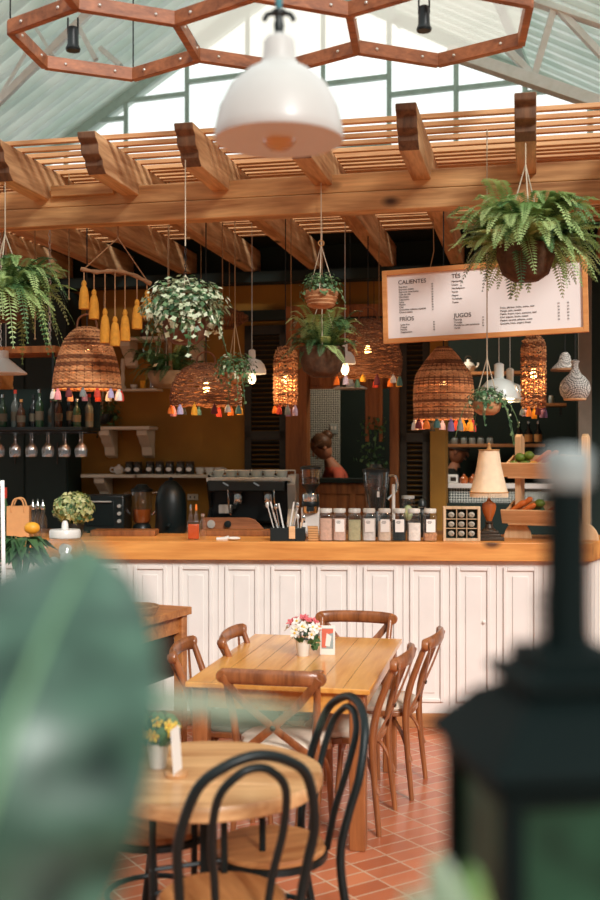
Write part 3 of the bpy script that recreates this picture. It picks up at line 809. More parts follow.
# woven gourd lamp in black and white
c = P(575, 399, 7.3)
t = thing('woven_gourd_lamp', 'black and white zigzag gourd lamp hanging at right', 'pendant lamp', c)
MB().lathe([(.072,0),(.095,.03),(.104,.07),(.096,.11),(.07,.145),(.04,.17),(.026,.20),(.022,.235),(.03,.255),(.012,.265),(0,.265)], 32).make('woven_shade', M['zigzag'], t)
MB().lathe([(.072,-.008),(.076,0),(.072,.008)], 28).make('rim', M['pale'], t)
q = MB(); q.tube([(0,0,.26),(0,0,3.6-c.z)], .004, 6); q.make('cord', M['darkcord'], t)
c = P(565, 370, 8.0)
t = thing('woven_bowl_lamp', 'small woven bowl lamp with brown rim behind the zigzag gourd lamp', 'pendant lamp', c)
MB().lathe([(.1,0),(.092,.02),(.05,.06),(.035,.11),(.02,.13),(0,.13)], 24).make('woven_shade', M['zigzag'], t)
MB().lathe([(.104,-.006),(.106,.004),(.1,.01)], 24).make('rim', M['driftwood'], t)
q = MB(); q.tube([(0,0,.13),(0,0,3.6-c.z)], .003, 6); q.make('cord', M['darkcord'], t)
c = P(205, 322, 8.9)
# long woven fish trap hanging under the ceiling
t = thing('woven_fish_trap', 'dark woven cone lying along the ochre wall above the shelves', 'basket', P(218, 319, 9.1), -A)
q = MB()
for i in range(26):
    x = -.26+i*.02; r = .085 if i < 20 else .085-(i-19)*.011
    q.tube([(x, r*math.cos(a), r*math.sin(a)) for a in [j*PI/8 for j in range(16)]], .008, 5, closed=True)
for j in range(8):
    a = j*PI/4; q.tube([(-.26, .085*math.cos(a), .085*math.sin(a)), (.13, .085*math.cos(a), .085*math.sin(a)), (.26, .02*math.cos(a), .02*math.sin(a))], .005, 5)
q.make('weave', M['wickerdark'], t)
hang_cord(t, [[(-.15,0,.08),(-.15,0,3.6-P(218,319,9.1).z)],[(.1,0,.08),(.1,0,3.6-P(218,319,9.1).z)]], .003, M['jute'])

# ------------------------------------------------------------------ menu board
BY = R(20); D0B = 6.95
pl_, pr_ = PW(384, 344, D0B, BY), PW(589, 332, D0B, BY)
wB = math.hypot(pr_.x-pl_.x, pr_.y-pl_.y); hB = .455
mb_ = thing('menu_board', 'wooden framed cafe menu board hanging below the front beam', 'menu board', ((pl_.x+pr_.x)/2, (pl_.y+pr_.y)/2, (pl_.z+pr_.z)/2), -BY)
mb_.rotation_euler = (R(0), -math.atan2(pr_.z-pl_.z, wB), -BY)
q = MB(); fw = .03
for x in (-wB/2+fw/2, wB/2-fw/2): q.box((x, 0, hB/2), (fw, .035, hB))
for z in (fw/2, hB-fw/2): q.box((0, 0, z), (wB-2*fw, .035, fw))
q.make('frame', M['frame'], mb_, bevel=.002)
pn = MB().box((0, .004, hB/2), (wB-2*fw+.004, .01, hB-2*fw+.004)).make('panel', M['board'], mb_)
def text(s, x, z, size, parent, mat, y=-.0035, align='LEFT', sp=1.0, name='lettering'):
    cu = bpy.data.curves.new(name, 'FONT'); cu.body = s; cu.size = size; cu.align_x = align; cu.space_line = sp; cu.fill_mode = 'FRONT'
    cu.extrude = .0004
    to = bpy.data.objects.new('tmp', cu); COL.objects.link(to)
    dg = bpy.context.evaluated_depsgraph_get(); dg.update()
    me = bpy.data.meshes.new_from_object(to.evaluated_get(dg)); bpy.data.objects.remove(to)
    me.materials.clear(); me.materials.append(mat)
    o = bpy.data.objects.new(name, me); COL.objects.link(o); o.parent = parent
    o.location = (x, y, z); o.rotation_euler = (R(90), 0, 0)
    return o
def bx(px): return (px-384)/205*wB-wB/2
def bzz(px, py):
    f = (px-384)/205; top = 270+(262-270)*f; bot = 344+(332-344)*f
    return (bot-py)/(bot-top)*hB
def column(head, hx, hy, lines, lx, ly0, ly1, prices, pxx):
    text(head, bx(hx), bzz(hx, hy), .036, mb_, M['ink'], name='heading')
    n = len(lines); z0 = bzz(lx, ly0); z1 = bzz(lx, ly1)
    sz = .0155
    for i, s in enumerate(lines):
        text(s, bx(lx), z0+(z1-z0)*i/max(1, n-1), sz, mb_, M['ink'], name='menu_line')
    for pp in pxx:
        for i in range(n):
            text(prices[i % len(prices)], bx(pp), z0+(z1-z0)*i/max(1, n-1)+.006, sz*.8, mb_, M['ink'], align='RIGHT', name='price')
column('CALIENTES', 400.5, 284, ['Espresso','Espresso doble','Espresso americano','Café de olla','Macchiato','Capuccino','Latte','Mocha','Chai','Chocolate caliente especial','Choco menta'], 401, 287.5, 313, ['30','35','38'], (437,))
column('FRÍOS', 401, 321, ['Latte frío','Frappé','Mocha','Cappuccino'], 402, 325.5, 333, ['45','50'], (438,))
column('TÉS', 456, 279.5, ['Manzanilla','Limón','Hierbabuena','Verde','Negro','Té helado','Tisana'], 456, 283.5, 304, ['30'], ())
column('JUGOS', 457.5, 318, ['Naranja','Toronja','Mandarina con zanahoria','Verde'], 457.5, 321, 329, ['35','40'], (488,))
column('', 504, 306, ['Fresa, plátano, leche, avena, miel','Mango, piña, naranja','Melón, frutos rojos, manzana, miel','Kiwi, pepino, limón, menta','Papaya, naranja, plátano, avena','Guayaba, fresa, yogurt, linaza'], 504, 310, 325, ['50','60'], (562, 571))
q = MB()
for x, dx in ((-wB/2+.3, .03), (wB/2-.3, -.1)): q.tube([(x, .012, hB-.01), (x+dx, .0, hB+.10), (x+dx, .0, 3.27-mb_.location.z)], .003, 6)
q.make('hanging_cord', M['jute'], mb_)

# loose cords hanging from the slats with their hooks
for px, y0, y1, d, lb in ((35, 232, 340, 7.4, 'thin jute cord hanging right of the left fern'), (69, 228, 300, 7.0, 'thin jute cord hanging left of the tassel mobile'), (169, 228, 290, 7.2, 'thin jute cord hanging just left of the ivy pot'), (222.5, 235, 330, 8.2, 'thin jute cord hanging right of the ivy pot'), (291, 238, 352, 7.9, 'thin jute cord hanging above the slim lit wicker lamp'), (379, 232, 320, 8.4, 'thin jute cord hanging left of the menu board')):
    a, b2 = P(px, y1, d), Vector((0,0,3.61))
    o = MB().tube([(0,0,0),(0,0,3.63-a.z)], .0035, 6); o.lathe([(.0,0),(.008,.004),(.008,.012),(0,.016)], 8, cap=False)
    ob = o.make('jute_string', M['jute'], loc=a); tag(ob, lb, 'string', 'loose cords under the pergola')
# ------------------------------------------------------------------ bar counter
CY = R(2.5); D0C = 7.157
ZC = EYE-90.5*7.12/FPX
def CF(px, back=0):
    d = plane_depth(px, D0C, CY); x = (px-300)/FPX*d
    return Vector((x+back*math.sin(CY), d+back*math.cos(CY), 0))
def on_counter(px, back=.1):
    d = plane_depth(px, D0C, CY)+back
    return Vector(((px-300)/FPX*d, d, ZC))
bar = thing('bar_counter', 'long white panelled bar counter with a thick orange wood top', 'counter', (CF(300).x, CF(300).y, 0), -CY)
Lx, Rx = -2.35, CF(592).x/math.cos(CY)
RET = R(22.8)+CY           # the return at the right end runs back this far from the counter's depth axis
def poly(off, dep, ext):
    r = Rx-ext
    return [(Lx, off), (r, off), (r+(dep-off)*math.tan(RET), dep), (Lx, dep)]
MB().prism(poly(0, .72, 0), ZC-.122, ZC).make('wooden_top', M['counter'], bar, bevel=.004)
q = MB(); q.prism(poly(.06, .68, .03), .094, ZC-.122); q.make('body', M['whitepaint'], bar)
q = MB(); q.prism(poly(.045, .69, .02), 0, .094); q.make('plinth', M['plinth'], bar, bevel=.004)
zt_, zb_ = ZC-.122-.045, .094+.075
pw = .225; pitch = .3085; x0 = CF(224).x/math.cos(CY)-CF(300).x
def fielded(mb, x, w, z0, z1, y):
    # raised moulding frame round a recessed field
    for dx in (-w/2+.012, w/2-.012): mb.box((x+dx, y-.007, (z0+z1)/2), (.024, .014, z1-z0))
    for z in (z0+.012, z1-.012): mb.box((x, y-.007, z), (w-.048, .014, .024))
    mb.box((x, y-.004, (z0+z1)/2), (w-.12, .008, z1-z0-.12))
k = 0; x = x0-pitch*6+pw/2
while x+pw/2 < Rx-.03:
    if x-pw/2 > Lx:
        q = MB(); fielded(q, x, pw, zb_, zt_, .06); q.make('front_panel', M['whitepaint'], bar, bevel=.004)
        q = MB(); q.box((x+pw/2+.042, .0555, (ZC-.122+.094)/2), (.004, .006, ZC-.122-.094-.002)); q.make('groove_bead', M['whitepaint'], bar)
    x += pitch
q = MB()
for i in range(5):
    yy = .12+i*.11; xx = Rx-.03+(yy-.06)*math.tan(RET)+.006
    q.box((xx, yy, (ZC-.122+.094)/2), (.02, .05, ZC-.122-.096), -RET)
q.make('side_boards', M['whitepaint'], bar, bevel=.003)
q = MB(); q.ball((CF(485).x-CF(300).x, .05, EYE-(623-HZ)/FPX*7.12), .012); q.make('door_knob', M['whitepaint'], bar)
# back work counter
ZB = 1.18
wk = thing('back_counter', 'dark work counter behind the bar, under the espresso machine', 'counter', (-.75, 8.75, .12), -R(4))
MB().box((0, 0, ZB-.12-.02), (4.4, .62, .04)).make('worktop', M['plinth'], wk, bevel=.004)
MB().box((0, .02, (ZB-.16)/2), (4.36, .56, ZB-.16)).make('body', M['darkwall'], wk)
def on_back(px, d): return Vector(((px-300)/FPX*d, d, ZB))

# eight spice jars
fills = [('pinkish brown powder', (216,174,150), 0, .15), ('pale brown powder under a white label', (222,184,164), 1, .15), ('olive green dried tea', (190,182,140), 0, .14), ('white powder behind a white label', (232,224,216), 1, .15), ('beige powder behind a white label', (234,208,182), 1, .13), ('black contents under a white label', (34,38,36), 1, .14), ('white rice filling half the jar', (244,232,220), 0, .12), ('mixed brown beans and a white label', (206,150,108), 1, .05)]
for i, px in enumerate((326,339.5,354.5,369,384.5,399,414,430)):
    nm, colr, lab, fh = fills[i]
    t = thing('storage_jar', 'square glass jar on the counter with '+nm, 'jar', on_counter(px, .12), -CY, 'row of glass jars on the bar')
    q = MB(); s = .047
    def ring(w, z, n=24, sq=4.0):
        out = []
        for k in range(n):
            a = 2*PI*k/n; c_, s_ = math.cos(a), math.sin(a)
            rr = w/((abs(c_)**sq+abs(s_)**sq)**(1/sq)); out.append((rr*c_, rr*s_, z))
        return out
    rings = [ring(s*.9, 0), ring(s, .006), ring(s, .165), ring(s*.93, .178), ring(.037, .188, sq=2), ring(.037, .198, sq=2)]
    vs = [v for r in rings for v in r]; fs = [tuple(range(23, -1, -1))]
    for a in range(len(rings)-1):
        for k in range(24): fs.append((a*24+k, a*24+(k+1) % 24, a*24+24+(k+1) % 24, a*24+24+k))
    q.add(vs, fs); q.make('glass_body', M['glass'], t)
    q = MB(); r0, r1 = ring(s*.92, .006), ring(s*.92, fh)
    q.add(r0+r1, [tuple(range(23, -1, -1)), tuple(range(24, 48))]+[(k, (k+1) % 24, 24+(k+1) % 24, 24+k) for k in range(24)])
    if i == 7:
        for kk in range(60): q.ball((random.uniform(-.04,.04), random.choice((-.044, .044)), random.uniform(.012,.055)), .007, (1,.7,.8), 6, 4)
    q.make('contents', plain('jar_contents', colr, .85, 0, .12, 60), t)
    q = MB(); q.lathe([(.036,.19),(.042,.192),(.042,.212),(.04,.217),(0,.217)], 24); q.make('lid', M['frosted'], t)
    q = MB(); q.lathe([(.0385,.188),(.0385,.192)], 24, cap=False); q.lathe([(.039,.1915),(.0,.1915)], 24, cap=False); q.make('lid_seal', M['ceramic'], t)
    if lab:
        q = MB(); q.box((.002, -s-.0008, .105), (.06, .001, .085)); lo_ = q.make('label', M['paper'], t)
        q = MB()
        for j, (w, z) in enumerate(((.026,.135),(.032,.128),(.022,.121))): q.box((-.006, -s-.0015, z), (w, .0006, .0028))
        q.make('printed_lines', M['ink'], lo_)

# shell display frame
t = thing('shell_display_box', 'small pine display frame holding nine white shells on the bar', 'picture frame', on_counter(461.5, .14), -CY)
W_, H_ = .247, .232; q = MB()
for x in (-W_/2+.009, W_/2-.009): q.box((x, 0, H_/2), (.018, .05, H_))
for z in (.009, H_-.009): q.box((0, 0, z), (W_-.036, .05, .018))
q.make('frame', M['greypine'], t, bevel=.002)
q = MB(); q.box((0, .02, H_/2), (W_-.03, .006, H_-.03)); q.make('backing', M['darkwall'], t)
q = MB(); g = (W_-.044)/3; gz = (H_-.044)/3
for s_ in (-.5, .5):
    q.box((s_*g, -.004, H_/2), (.004, .036, H_-.04)); q.box((0, -.004, H_/2+s_*gz), (W_-.04, .036, .004))
q.make('dividers', M['greypine'], t)
for i in range(3):
    for j in range(3):
        q = MB(); q.ball(((i-1)*g, .006, H_/2+(j-1)*gz-.004), .022, (1,.5,.9), 10, 6); q.lathe([(.012,0),(.016,.003),(.012,.006)], 10, M=Matrix.Translation(((i-1)*g, -.012, H_/2+(j-1)*gz-.004)) @ Matrix.Rotation(PI/2, 4, 'X'), cap=False)
        q.make('shell', plain('pale_shell', (176,168,152), .4) if i+j == 0 else bpy.data.materials['pale_shell'], t)

# table lamp on the bar
t = thing('table_lamp', 'table lamp with cream fringed shade and amber body on the bar', 'lamp', on_counter(489, .2), -CY)
q = MB(); q.box((0,0,.012), (.19,.12,.024)); q.box((0,0,.034), (.15,.1,.022)); q.box((0,0,.055), (.12,.085,.02)); q.make('base', M['bronze'], t, bevel=.004)
q = MB(); q.lathe([(.05,.063),(.045,.075),(.028,.085),(.022,.11),(.03,.12),(.02,.13)], 20); q.make('pedestal', M['bronze'], t)
q = MB(); q.lathe([(.018,.128),(.026,.15),(.042,.19),(.049,.225),(.044,.25),(.02,.262),(.012,.275)], 24); q.make('body', M['amberwood'], t)
q = MB(); q.lathe([(.008,.27),(.008,.61)], 10); q.lathe([(.012,.6),(.018,.615),(.01,.635),(.014,.65),(0,.66)], 12); q.make('finial_stem', M['fringe'], t)
q = MB(); n = 6
def hexr(rz, z, e=1.0): return [(rz*math.cos(2*PI*k/36)*(1-.06*abs(math.sin(3*2*PI*k/36))**1), rz*math.sin(2*PI*k/36)*(1-.06*abs(math.sin(3*2*PI*k/36))), z) for k in range(36)]
lev = [(.128,.325),(.118,.36),(.1,.43),(.082,.51),(.072,.58),(.067,.612)]
vs = [v for r, z in lev for v in hexr(r, z)]
q.add(vs, [(a*36+k, a*36+(k+1) % 36, a*36+36+(k+1) % 36, a*36+36+k) for a in range(len(lev)-1) for k in range(36)])
sh = q.make('lamp_shade', M['linen'], t)
q = MB()
for r, z in ((.129,.325),(.069,.61)): q.tube([(r*math.cos(a), r*math.sin(a), z) for a in [2*PI*k/36 for k in range(36)]], .004, 5, closed=True)
q.make('braid_trim', M['fringe'], sh)
q = MB()
for k in range(90):
    a = 2*PI*k/90; q.bar((.127*math.cos(a), .127*math.sin(a), .325), (.128*math.cos(a), .128*math.sin(a), .292), .005, .003, (math.cos(a), math.sin(a), 0))
q.make('fringe', M['linen'], sh)
q = MB(); q.ball((0,0,.42), .03); q.make('bulb', M['bulbwhite'], t)

# two tier produce stand
PSR = R(23)
ps = thing('produce_stand', 'two tier pale pine produce stand at the right end of the bar', 'stand', on_counter(551, .36), -PSR)
q_ = .55
for x, nm in ((-.215,'side_board'), (.235,'side_board')):
    q = MB(); pr = [(-.07,0),(.07,0),(.07,.68),(.055,.70),(-.02,.72),(-.07,.70)]
    Mx = Matrix(((0,0,1,0),(1,0,0,0),(0,1,0,0),(0,0,0,1)))
    q.prism(pr, x-.02, x+.02, Mx); q.make(nm, M['pale'], ps, bevel=.003)
    q = MB(); pf = [(.095*math.cos(a), .115*math.sin(a)) for a in [PI*k/16 for k in range(17)]]
    q.prism([(px_, pz_) for px_, pz_ in pf], -.078, -.052, Matrix(((1,0,0,x),(0,0,1,0),(0,1,0,0),(0,0,0,1))))
    q.make('half_round_foot', M['pale'], ps, bevel=.003)
for z in (.435, .115):
    q = MB()
    Mx = Matrix(((0,0,1,0),(1,0,0,0),(0,1,0,0),(0,0,0,1)))
    # sloping front, base and back of the tray
    q.box((-.045, -.155, z+.04), (.53, .016, .105), rx=R(28)); q.box((-.03, -.02, z), (.48, .24, .014), rx=R(6)); q.box((-.03, .09, z+.07), (.48, .014, .14))
    for x in (-.275, .195): q.prism([(-.12,z),(.09,z),(.09,z+.14),(-.17,z+.08)], x-.008, x+.008, Mx)
    q.make('tray', M['palex'], ps, bevel=.002)
PSM = Matrix.Translation(ps.location) @ Matrix.Rotation(-PSR, 4, 'Z')
def put(name, label, cat, build, mat, loc, rot=0, group=None, stem=None):
    q = MB(); build(q); w = PSM @ Vector(loc)
    o = q.make(name, mat, loc=w); o.rotation_euler = (0, rot if abs(rot) < 2 else 0, -PSR)
    return tag(o, label, cat, group)
def limeb(q): q.lathe([(0,-.036),(.012,-.033),(.027,-.02),(.031,0),(.027,.02),(.012,.033),(.006,.038),(0,.039)], 14, cap=False, M=Matrix.Rotation(PI/2, 4, 'Y'))
def carrotb(q): q.lathe([(0,-.09),(.006,-.085),(.013,-.03),(.019,.05),(.02,.075),(.012,.09),(.004,.094),(0,.094)], 14, cap=False, M=Matrix.Rotation(PI/2, 4, 'Y'))
lp = [(-.235,-.105,.505,'front left'),(-.165,-.115,.505,'front middle'),(-.235,-.035,.515,'rear left'),(-.165,-.04,.52,'rear middle'),(-.2,-.07,.56,'topmost left'),(-.14,-.06,.572,'topmost right')]
for x, y, z, w in lp: put('lime', 'green lime in the upper tray, %s of the pile' % w, 'lime', limeb, M['lime'], (x, y, z), random.uniform(-.3,.3), 'limes in the upper tray')
put('lemon', 'yellow lemon among limes in the upper tray', 'lemon', limeb, M['lemon'], (-.095,-.12,.505), .1)
for x, y, z, r, w in ((-.06,-.09,.55,-.6,'upper tray, leaning against the limes'),(-.015,-.06,.545,-.65,'upper tray, middle of the three'),(.03,-.09,.53,-.5,'upper tray, rightmost of the three')):
    put('carrot', 'orange carrot in the %s' % w, 'carrot', carrotb, M['carrot'], (x, y, z), r, 'carrots in the produce stand')
for x, y, z, r, w in ((-.235,-.10,.205,-.6,'front left'),(-.19,-.07,.225,-.65,'second from the left'),(-.165,-.115,.195,-.5,'front, lowest of the left three'),(.03,-.09,.21,-.6,'to the right of the dark avocado')):
    put('carrot', 'orange carrot in the lower tray, %s' % w, 'carrot', carrotb, M['carrot'], (x, y, z), r, 'carrots in the produce stand')
put('avocado', 'dark green avocado in the lower tray, lying at the back', 'avocado', lambda q: q.ball((0,0,0), .038, (1.2,.9,.9)), M['ferndark'], (-.075,-.05,.195))
put('lime', 'green lime in the lower tray on top of the avocado', 'lime', limeb, M['lime'], (-.06,-.09,.245), 0, 'limes in the lower tray')

# left end of the counter
t = thing('paper_bag', 'kraft paper bag with twisted handles at the left end of the bar', 'bag', on_counter(19, .3), R(4))
q = MB(); w, d_, h = .155, .09, .22
q.add([(-w/2,-d_/2,0),(w/2,-d_/2,0),(w/2,d_/2,0),(-w/2,d_/2,0),(-w/2*.98,-d_/2,h),(w/2*.98,-d_/2,h),(w/2*.98,d_/2,h),(-w/2*.98,d_/2,h),(-w/2,-.0,h*.5),(w/2,0,h*.5)], [(0,3,2,1),(0,1,5,4),(2,3,7,6),(1,9,5),(1,2,9),(9,2,6),(5,9,6),(3,0,8),(0,4,8),(8,4,7),(3,8,7)]); q.make('bag', M['kraft'], t)
for y in (-.046, .046):
    q = MB(); q.tube(smoothpath([(-.045,y,h-.04),(-.04,y,h+.01),(-.02,y,h+.05),(.02,y,h+.05),(.04,y,h+.01),(.045,y,h-.04)], 5), .006, 7); q.make('handle', M['kraft'], t)
for px, bk, w in ((33,.3,'left'),(38,.38,'middle'),(43,.3,'right')):
    t = thing('oil_cruet', 'small glass cruet with steel top beside the paper bag, %s of three' % w, 'cruet', on_counter(px, bk), 0, 'cruets beside the paper bag')
    MB().lathe([(.026,0),(.028,.01),(.028,.13),(.014,.16),(.013,.2)], 18).make('glass_body', M['glass'], t)
    MB().lathe([(.015,.195),(.017,.2),(.015,.225),(.006,.24),(.005,.265),(0,.266)], 14).make('steel_top', M['chrome'], t)
t = thing('sauce_bottle', 'red capped bottle at the far left edge of the bar', 'bottle', on_counter(4.5, .4), 0)
MB().lathe([(.03,0),(.032,.01),(.032,.2),(.014,.25),(.014,.28)], 18).make('bottle_body', M['ferndark'], t)
MB().lathe([(.018,.27),(.018,.345),(0,.346)], 16).make('bottle_cap', M['t_red'], t)
hy = on_counter(74, .34); random.seed(40)
t = thing('hydrangea_bouquet', 'round pale green hydrangea bouquet in a pot on the bar', 'plant', hy)
MB().lathe([(.05,0),(.06,.02),(.07,.1),(.066,.1),(.06,.09),(0,.09)], 22).make('pot', M['blackplastic'], t)
fo = MB(); cc = Vector((0,0,.20))
for i in range(760):
    d = sphere_dir(); k = random.uniform(.8,1.03); bump = 1+.09*math.sin(d.x*9+1)*math.sin(d.z*8)*math.cos(d.y*7)
    p = cc+Vector((d.x*.142, d.y*.12, d.z*.115))*k*bump
    leaf_quad(fo, p, d+sphere_dir()*.55, .034, random.uniform(0,6.28), random.choice((0,0,0,1)), 1.1)
fo.make('flower_head', [M['hydrangea'], M['herb']], t, sharp=0)
q = MB()
for i in range(7): q.tube([(.02*math.cos(i), .02*math.sin(i), .08),(.05*math.cos(i), .05*math.sin(i), .2)], .004, 5)
q.make('stems', M['stem'], t)
# boards and small things on the bar
t = tag(MB().box((0,0,.02), (.46,.2,.04)).make('cutting_board', M['jamb'], bevel=.004, loc=on_counter(125, .55)), 'long brown chopping board lying at the back of the bar, left', 'board')
t = tag(MB().box((0,0,.02), (.5,.16,.04)).make('cutting_board', M['jamb'], bevel=.004, loc=on_counter(236, .56)), 'long brown chopping board in front of the espresso machine', 'board')
t = thing('drink_bottle', 'square glass bottle of orange drink with two pourers on the bar', 'bottle', on_counter(193.5, .14), R(6))
q = MB(); q.box((0,0,.066), (.086,.05,.132)); q.make('glass_body', M['glass'], t, bevel=.008)
q = MB(); q.box((0,0,.058), (.074,.04,.1)); q.make('drink', M['amberdrink'], t, bevel=.006)
q = MB()
for x in (-.018, .018): q.lathe([(.013,.13),(.013,.165),(.008,.175),(.006,.21),(.009,.22),(0,.222)], 12, (x,0,0))
q.make('bottle_necks', M['glass'], t)
for x in (-.018, .018):
    q = MB(); q.lathe([(.007,.2),(.009,.215),(.006,.24),(0,.242)], 10, (x,0,0)); q.make('pourer', M['t_orange'] if x > 0 else M['chrome'], t)
t = thing('glass_bottle', 'slim clear bottle just right of the orange drink', 'bottle', on_counter(203, .3), 0)
MB().lathe([(.024,0),(.026,.01),(.026,.1),(.012,.13),(.012,.16)], 16).make('glass_body', M['glass'], t)
MB().lathe([(.014,.15),(.015,.17),(0,.172)], 14).make('stopper', M['chrome'], t)
t = thing('spoon_rest', 'small white spoon rest lying on the bar', 'spoon rest', on_counter(229, .12), R(-6))
q = MB(); q.ball((.03,0,.014), .05, (1,.7,.25)); q.tube(smoothpath([(.0,0,.012),(-.05,0,.008),(-.085,0,.008)], 4), [.02,.018,.016,.014,.014,.013,.012,.012,.011][:9], 8); q.make('spoon_rest_body', M['ceramic'], t)
# cutlery caddy
t = thing('cutlery_caddy', 'black cutlery caddy filled with straws and spoons on the bar', 'caddy', on_counter(288, .12), -CY)
q = MB(); W_, D_, H_ = .228, .1, .088
for y in (-D_/2, D_/2): q.box((0, y, H_/2), (W_, .006, H_))
for x in (-W_/2, -.01, .06, W_/2): q.box((x, 0, H_/2), (.006, D_, H_))
q.box((0,0,.003), (W_, D_, .006)); q.make('box', M['blackplastic'], t, bevel=.002)
q = MB(); q.box((.03,-.056,.058), (.042,.012,.085)); q.make('wooden_tag', M['palex'], t, bevel=.003)
for i, (x, y, tx, h, mt) in enumerate(((-.09,0,-.05,.24,'steel'),(-.06,.02,-.06,.26,'ceramic'),(-.05,-.02,-.03,.23,'chrome'),(-.02,.02,-.045,.25,'ceramic'),(.0,0,.04,.26,'ceramic'),(.02,.02,.05,.25,'ceramic'),(.03,-.01,.035,.24,'chrome'),(.085,.0,-.02,.16,'steel'),(.095,.02,.01,.15,'chrome'),(.08,-.02,.02,.15,'pale'))):
    q = MB(); q.tube([(x*.85, y, .01),(x+tx, y, h)], .006 if mt == 'ceramic' else .004, 7)
    if mt in ('chrome','steel'): q.ball((x+tx, y, h), .014, (.9,.4,1.5), 10, 6)
    q.make('straw' if mt == 'ceramic' else 'spoon', M[mt], t)
# coffee grinder
t = thing('coffee_grinder', 'silver coffee grinder with smoked bean hopper beside the caddy', 'grinder', on_counter(310.5, .45), -CY)
q = MB(); q.box((0,0,.02), (.16,.2,.04)); q.box((0,.04,.12), (.13,.12,.18)); q.make('base', M['whitepaint'], t, bevel=.012)
q = MB(); q.lathe([(.055,.17),(.06,.18),(.06,.30),(.05,.31)], 24); q.make('motor_body', M['chrome'], t)
q = MB(); q.lathe([(.061,.215),(.063,.22),(.063,.245),(.061,.25)], 24, cap=False); q.box((0,-.07,.2), (.05,.05,.03)); q.make('dose_band', M['blackplastic'], t)
q = MB(); q.lathe([(.028,.305),(.034,.33),(.062,.365),(.064,.372),(.055,.372)], 24); q.make('hopper_funnel', M['blackplastic'], t)
q = MB(); q.lathe([(.062,.37),(.07,.48)], 24, cap=False); q.make('bean_hopper', M['amberglass'], t)
q = MB(); q.lathe([(.072,.475),(.074,.49),(.05,.5),(0,.502)], 24); q.make('hopper_lid', M['blackplastic'], t)
q = MB(); q.lathe([(.05,.38),(.056,.41),(0,.425)], 18); q.make('coffee_beans', M['hair'], t)
t = thing('napkin_stack', 'small stack of kraft napkins in front of the grinder', 'napkins', on_counter(313, .14), 0)
for i in range(6):
    q = MB(); q.box((random.uniform(-.003,.003),0,.008+i*.016), (.07,.08,.014)); q.make('napkin_bundle', M['kraft'], t, bevel=.003)
t = thing('milk_carton', 'small white box standing beside the napkin stack', 'box', on_counter(303.5, .28), 0)
q = MB(); q.box((0,0,.055), (.045,.045,.11)); q.make('box_body', M['paper'], t, bevel=.003); q = MB(); q.lathe([(.012,.11),(.012,.125),(0,.126)], 12); q.make('cap', M['blackplastic'], t)
# blender behind the jars
def blender(label, px, bk, m='glass'):
    t = thing('blender', label, 'blender', on_counter(px, bk), 0, 'blenders on the bar')
    q = MB(); q.lathe([(.085,0),(.09,.02),(.075,.14),(.06,.18)], 24); q.make('motor_base', M['blackplastic'], t)
    q = MB(); q.lathe([(.06,.18),(.068,.2),(.092,.40),(.094,.46)], 24, cap=False); q.make('jug', M[m], t)
    q = MB(); q.lathe([(.05,.19),(.07,.3),(.078,.35),(0,.352)], 20); q.make('dark_drink', M['darkcloth'], t)
    q = MB(); q.lathe([(.097,.455),(.097,.475),(.05,.485),(.04,.51),(0,.512)], 24); q.make('lid', M['blackplastic'], t)
    q = MB(); q.tube(smoothpath([(.09,0,.43),(.14,0,.42),(.145,0,.33),(.085,0,.26)], 6), .012, 8); q.make('handle', M['chrome'], t)
    q = MB(); q.box((.01,-.083,.3), (.018,.002,.04)); q.make('sticker', M['paper'], t)
    return t
blender('tall blender with a dark drink standing behind the glass jars', 376, .52)
t = thing('candle', 'white candle stick behind the glass jars', 'candle', on_counter(393.5, .4), 0); MB().lathe([(.012,0),(.012,.37),(.003,.373),(0,.373)], 14).make('wax', M['ceramic'], t); q = MB(); q.tube([(0,0,.37),(0,0,.385)], .001, 4); q.make('wick', M['ink'], t)
t = thing('kilner_jar', 'clear wire clip jar behind the row of spice jars', 'jar', on_counter(408, .45), 0); MB().lathe([(.045,0),(.048,.01),(.048,.24),(.04,.27)], 20, cap=False).make('glass_body', M['glass'], t); MB().lathe([(.046,.27),(.046,.29),(0,.295)], 20).make('lid', M['steel'], t); q = MB(); q.ball((0,0,.17), .035, (1,1,1.6)); q.make('contents', M['hydrangea'], t)
t = thing('pepper_mill', 'black pepper mill behind the last spice jars', 'mill', on_counter(422, .45), 0); MB().lathe([(.03,0),(.03,.02),(.02,.08),(.028,.14),(.03,.18),(.016,.2),(.03,.22),(.028,.25),(.012,.27),(0,.272)], 20).make('mill_body', M['blackplastic'], t); q = MB(); q.lathe([(.031,.205),(.031,.212)], 18); q.lathe([(.031,.175),(.031,.18)], 18); q.make('steel_rings', M['chrome'], t)

# espresso machine
em = thing('espresso_machine', 'black and steel espresso machine with wood front behind the bar', 'espresso machine', on_back(252, 8.62), -R(4))
q = MB(); w = .66
q.box((0,.12,.27), (w,.2,.36)); q.box((0,-.02,.035), (w,.42,.05)); q.box((-.02,-.02,.385), (w-.06,.40,.09)); q.make('body', M['blackplastic'], em, bevel=.012)
q = MB(); q.prism([(-.22,.02),(.22,.02),(.22,.47),(-.10,.47),(-.18,.40),(-.1,.2),(-.2,.1)], w/2-.035, w/2+.03, Matrix(((0,0,1,0),(1,0,0,0),(0,1,0,0),(0,0,0,1)))); q.make('side_panel', M['steel'], em, bevel=.004)
q = MB(); q.prism([(-.22,.02),(.22,.02),(.22,.47),(-.08,.47),(-.16,.40),(-.02,.2),(-.2,.1)], -w/2-.012, -w/2+.012, Matrix(((0,0,1,0),(1,0,0,0),(0,1,0,0),(0,0,0,1)))); q.make('side_panel', M['blackplastic'], em, bevel=.004)
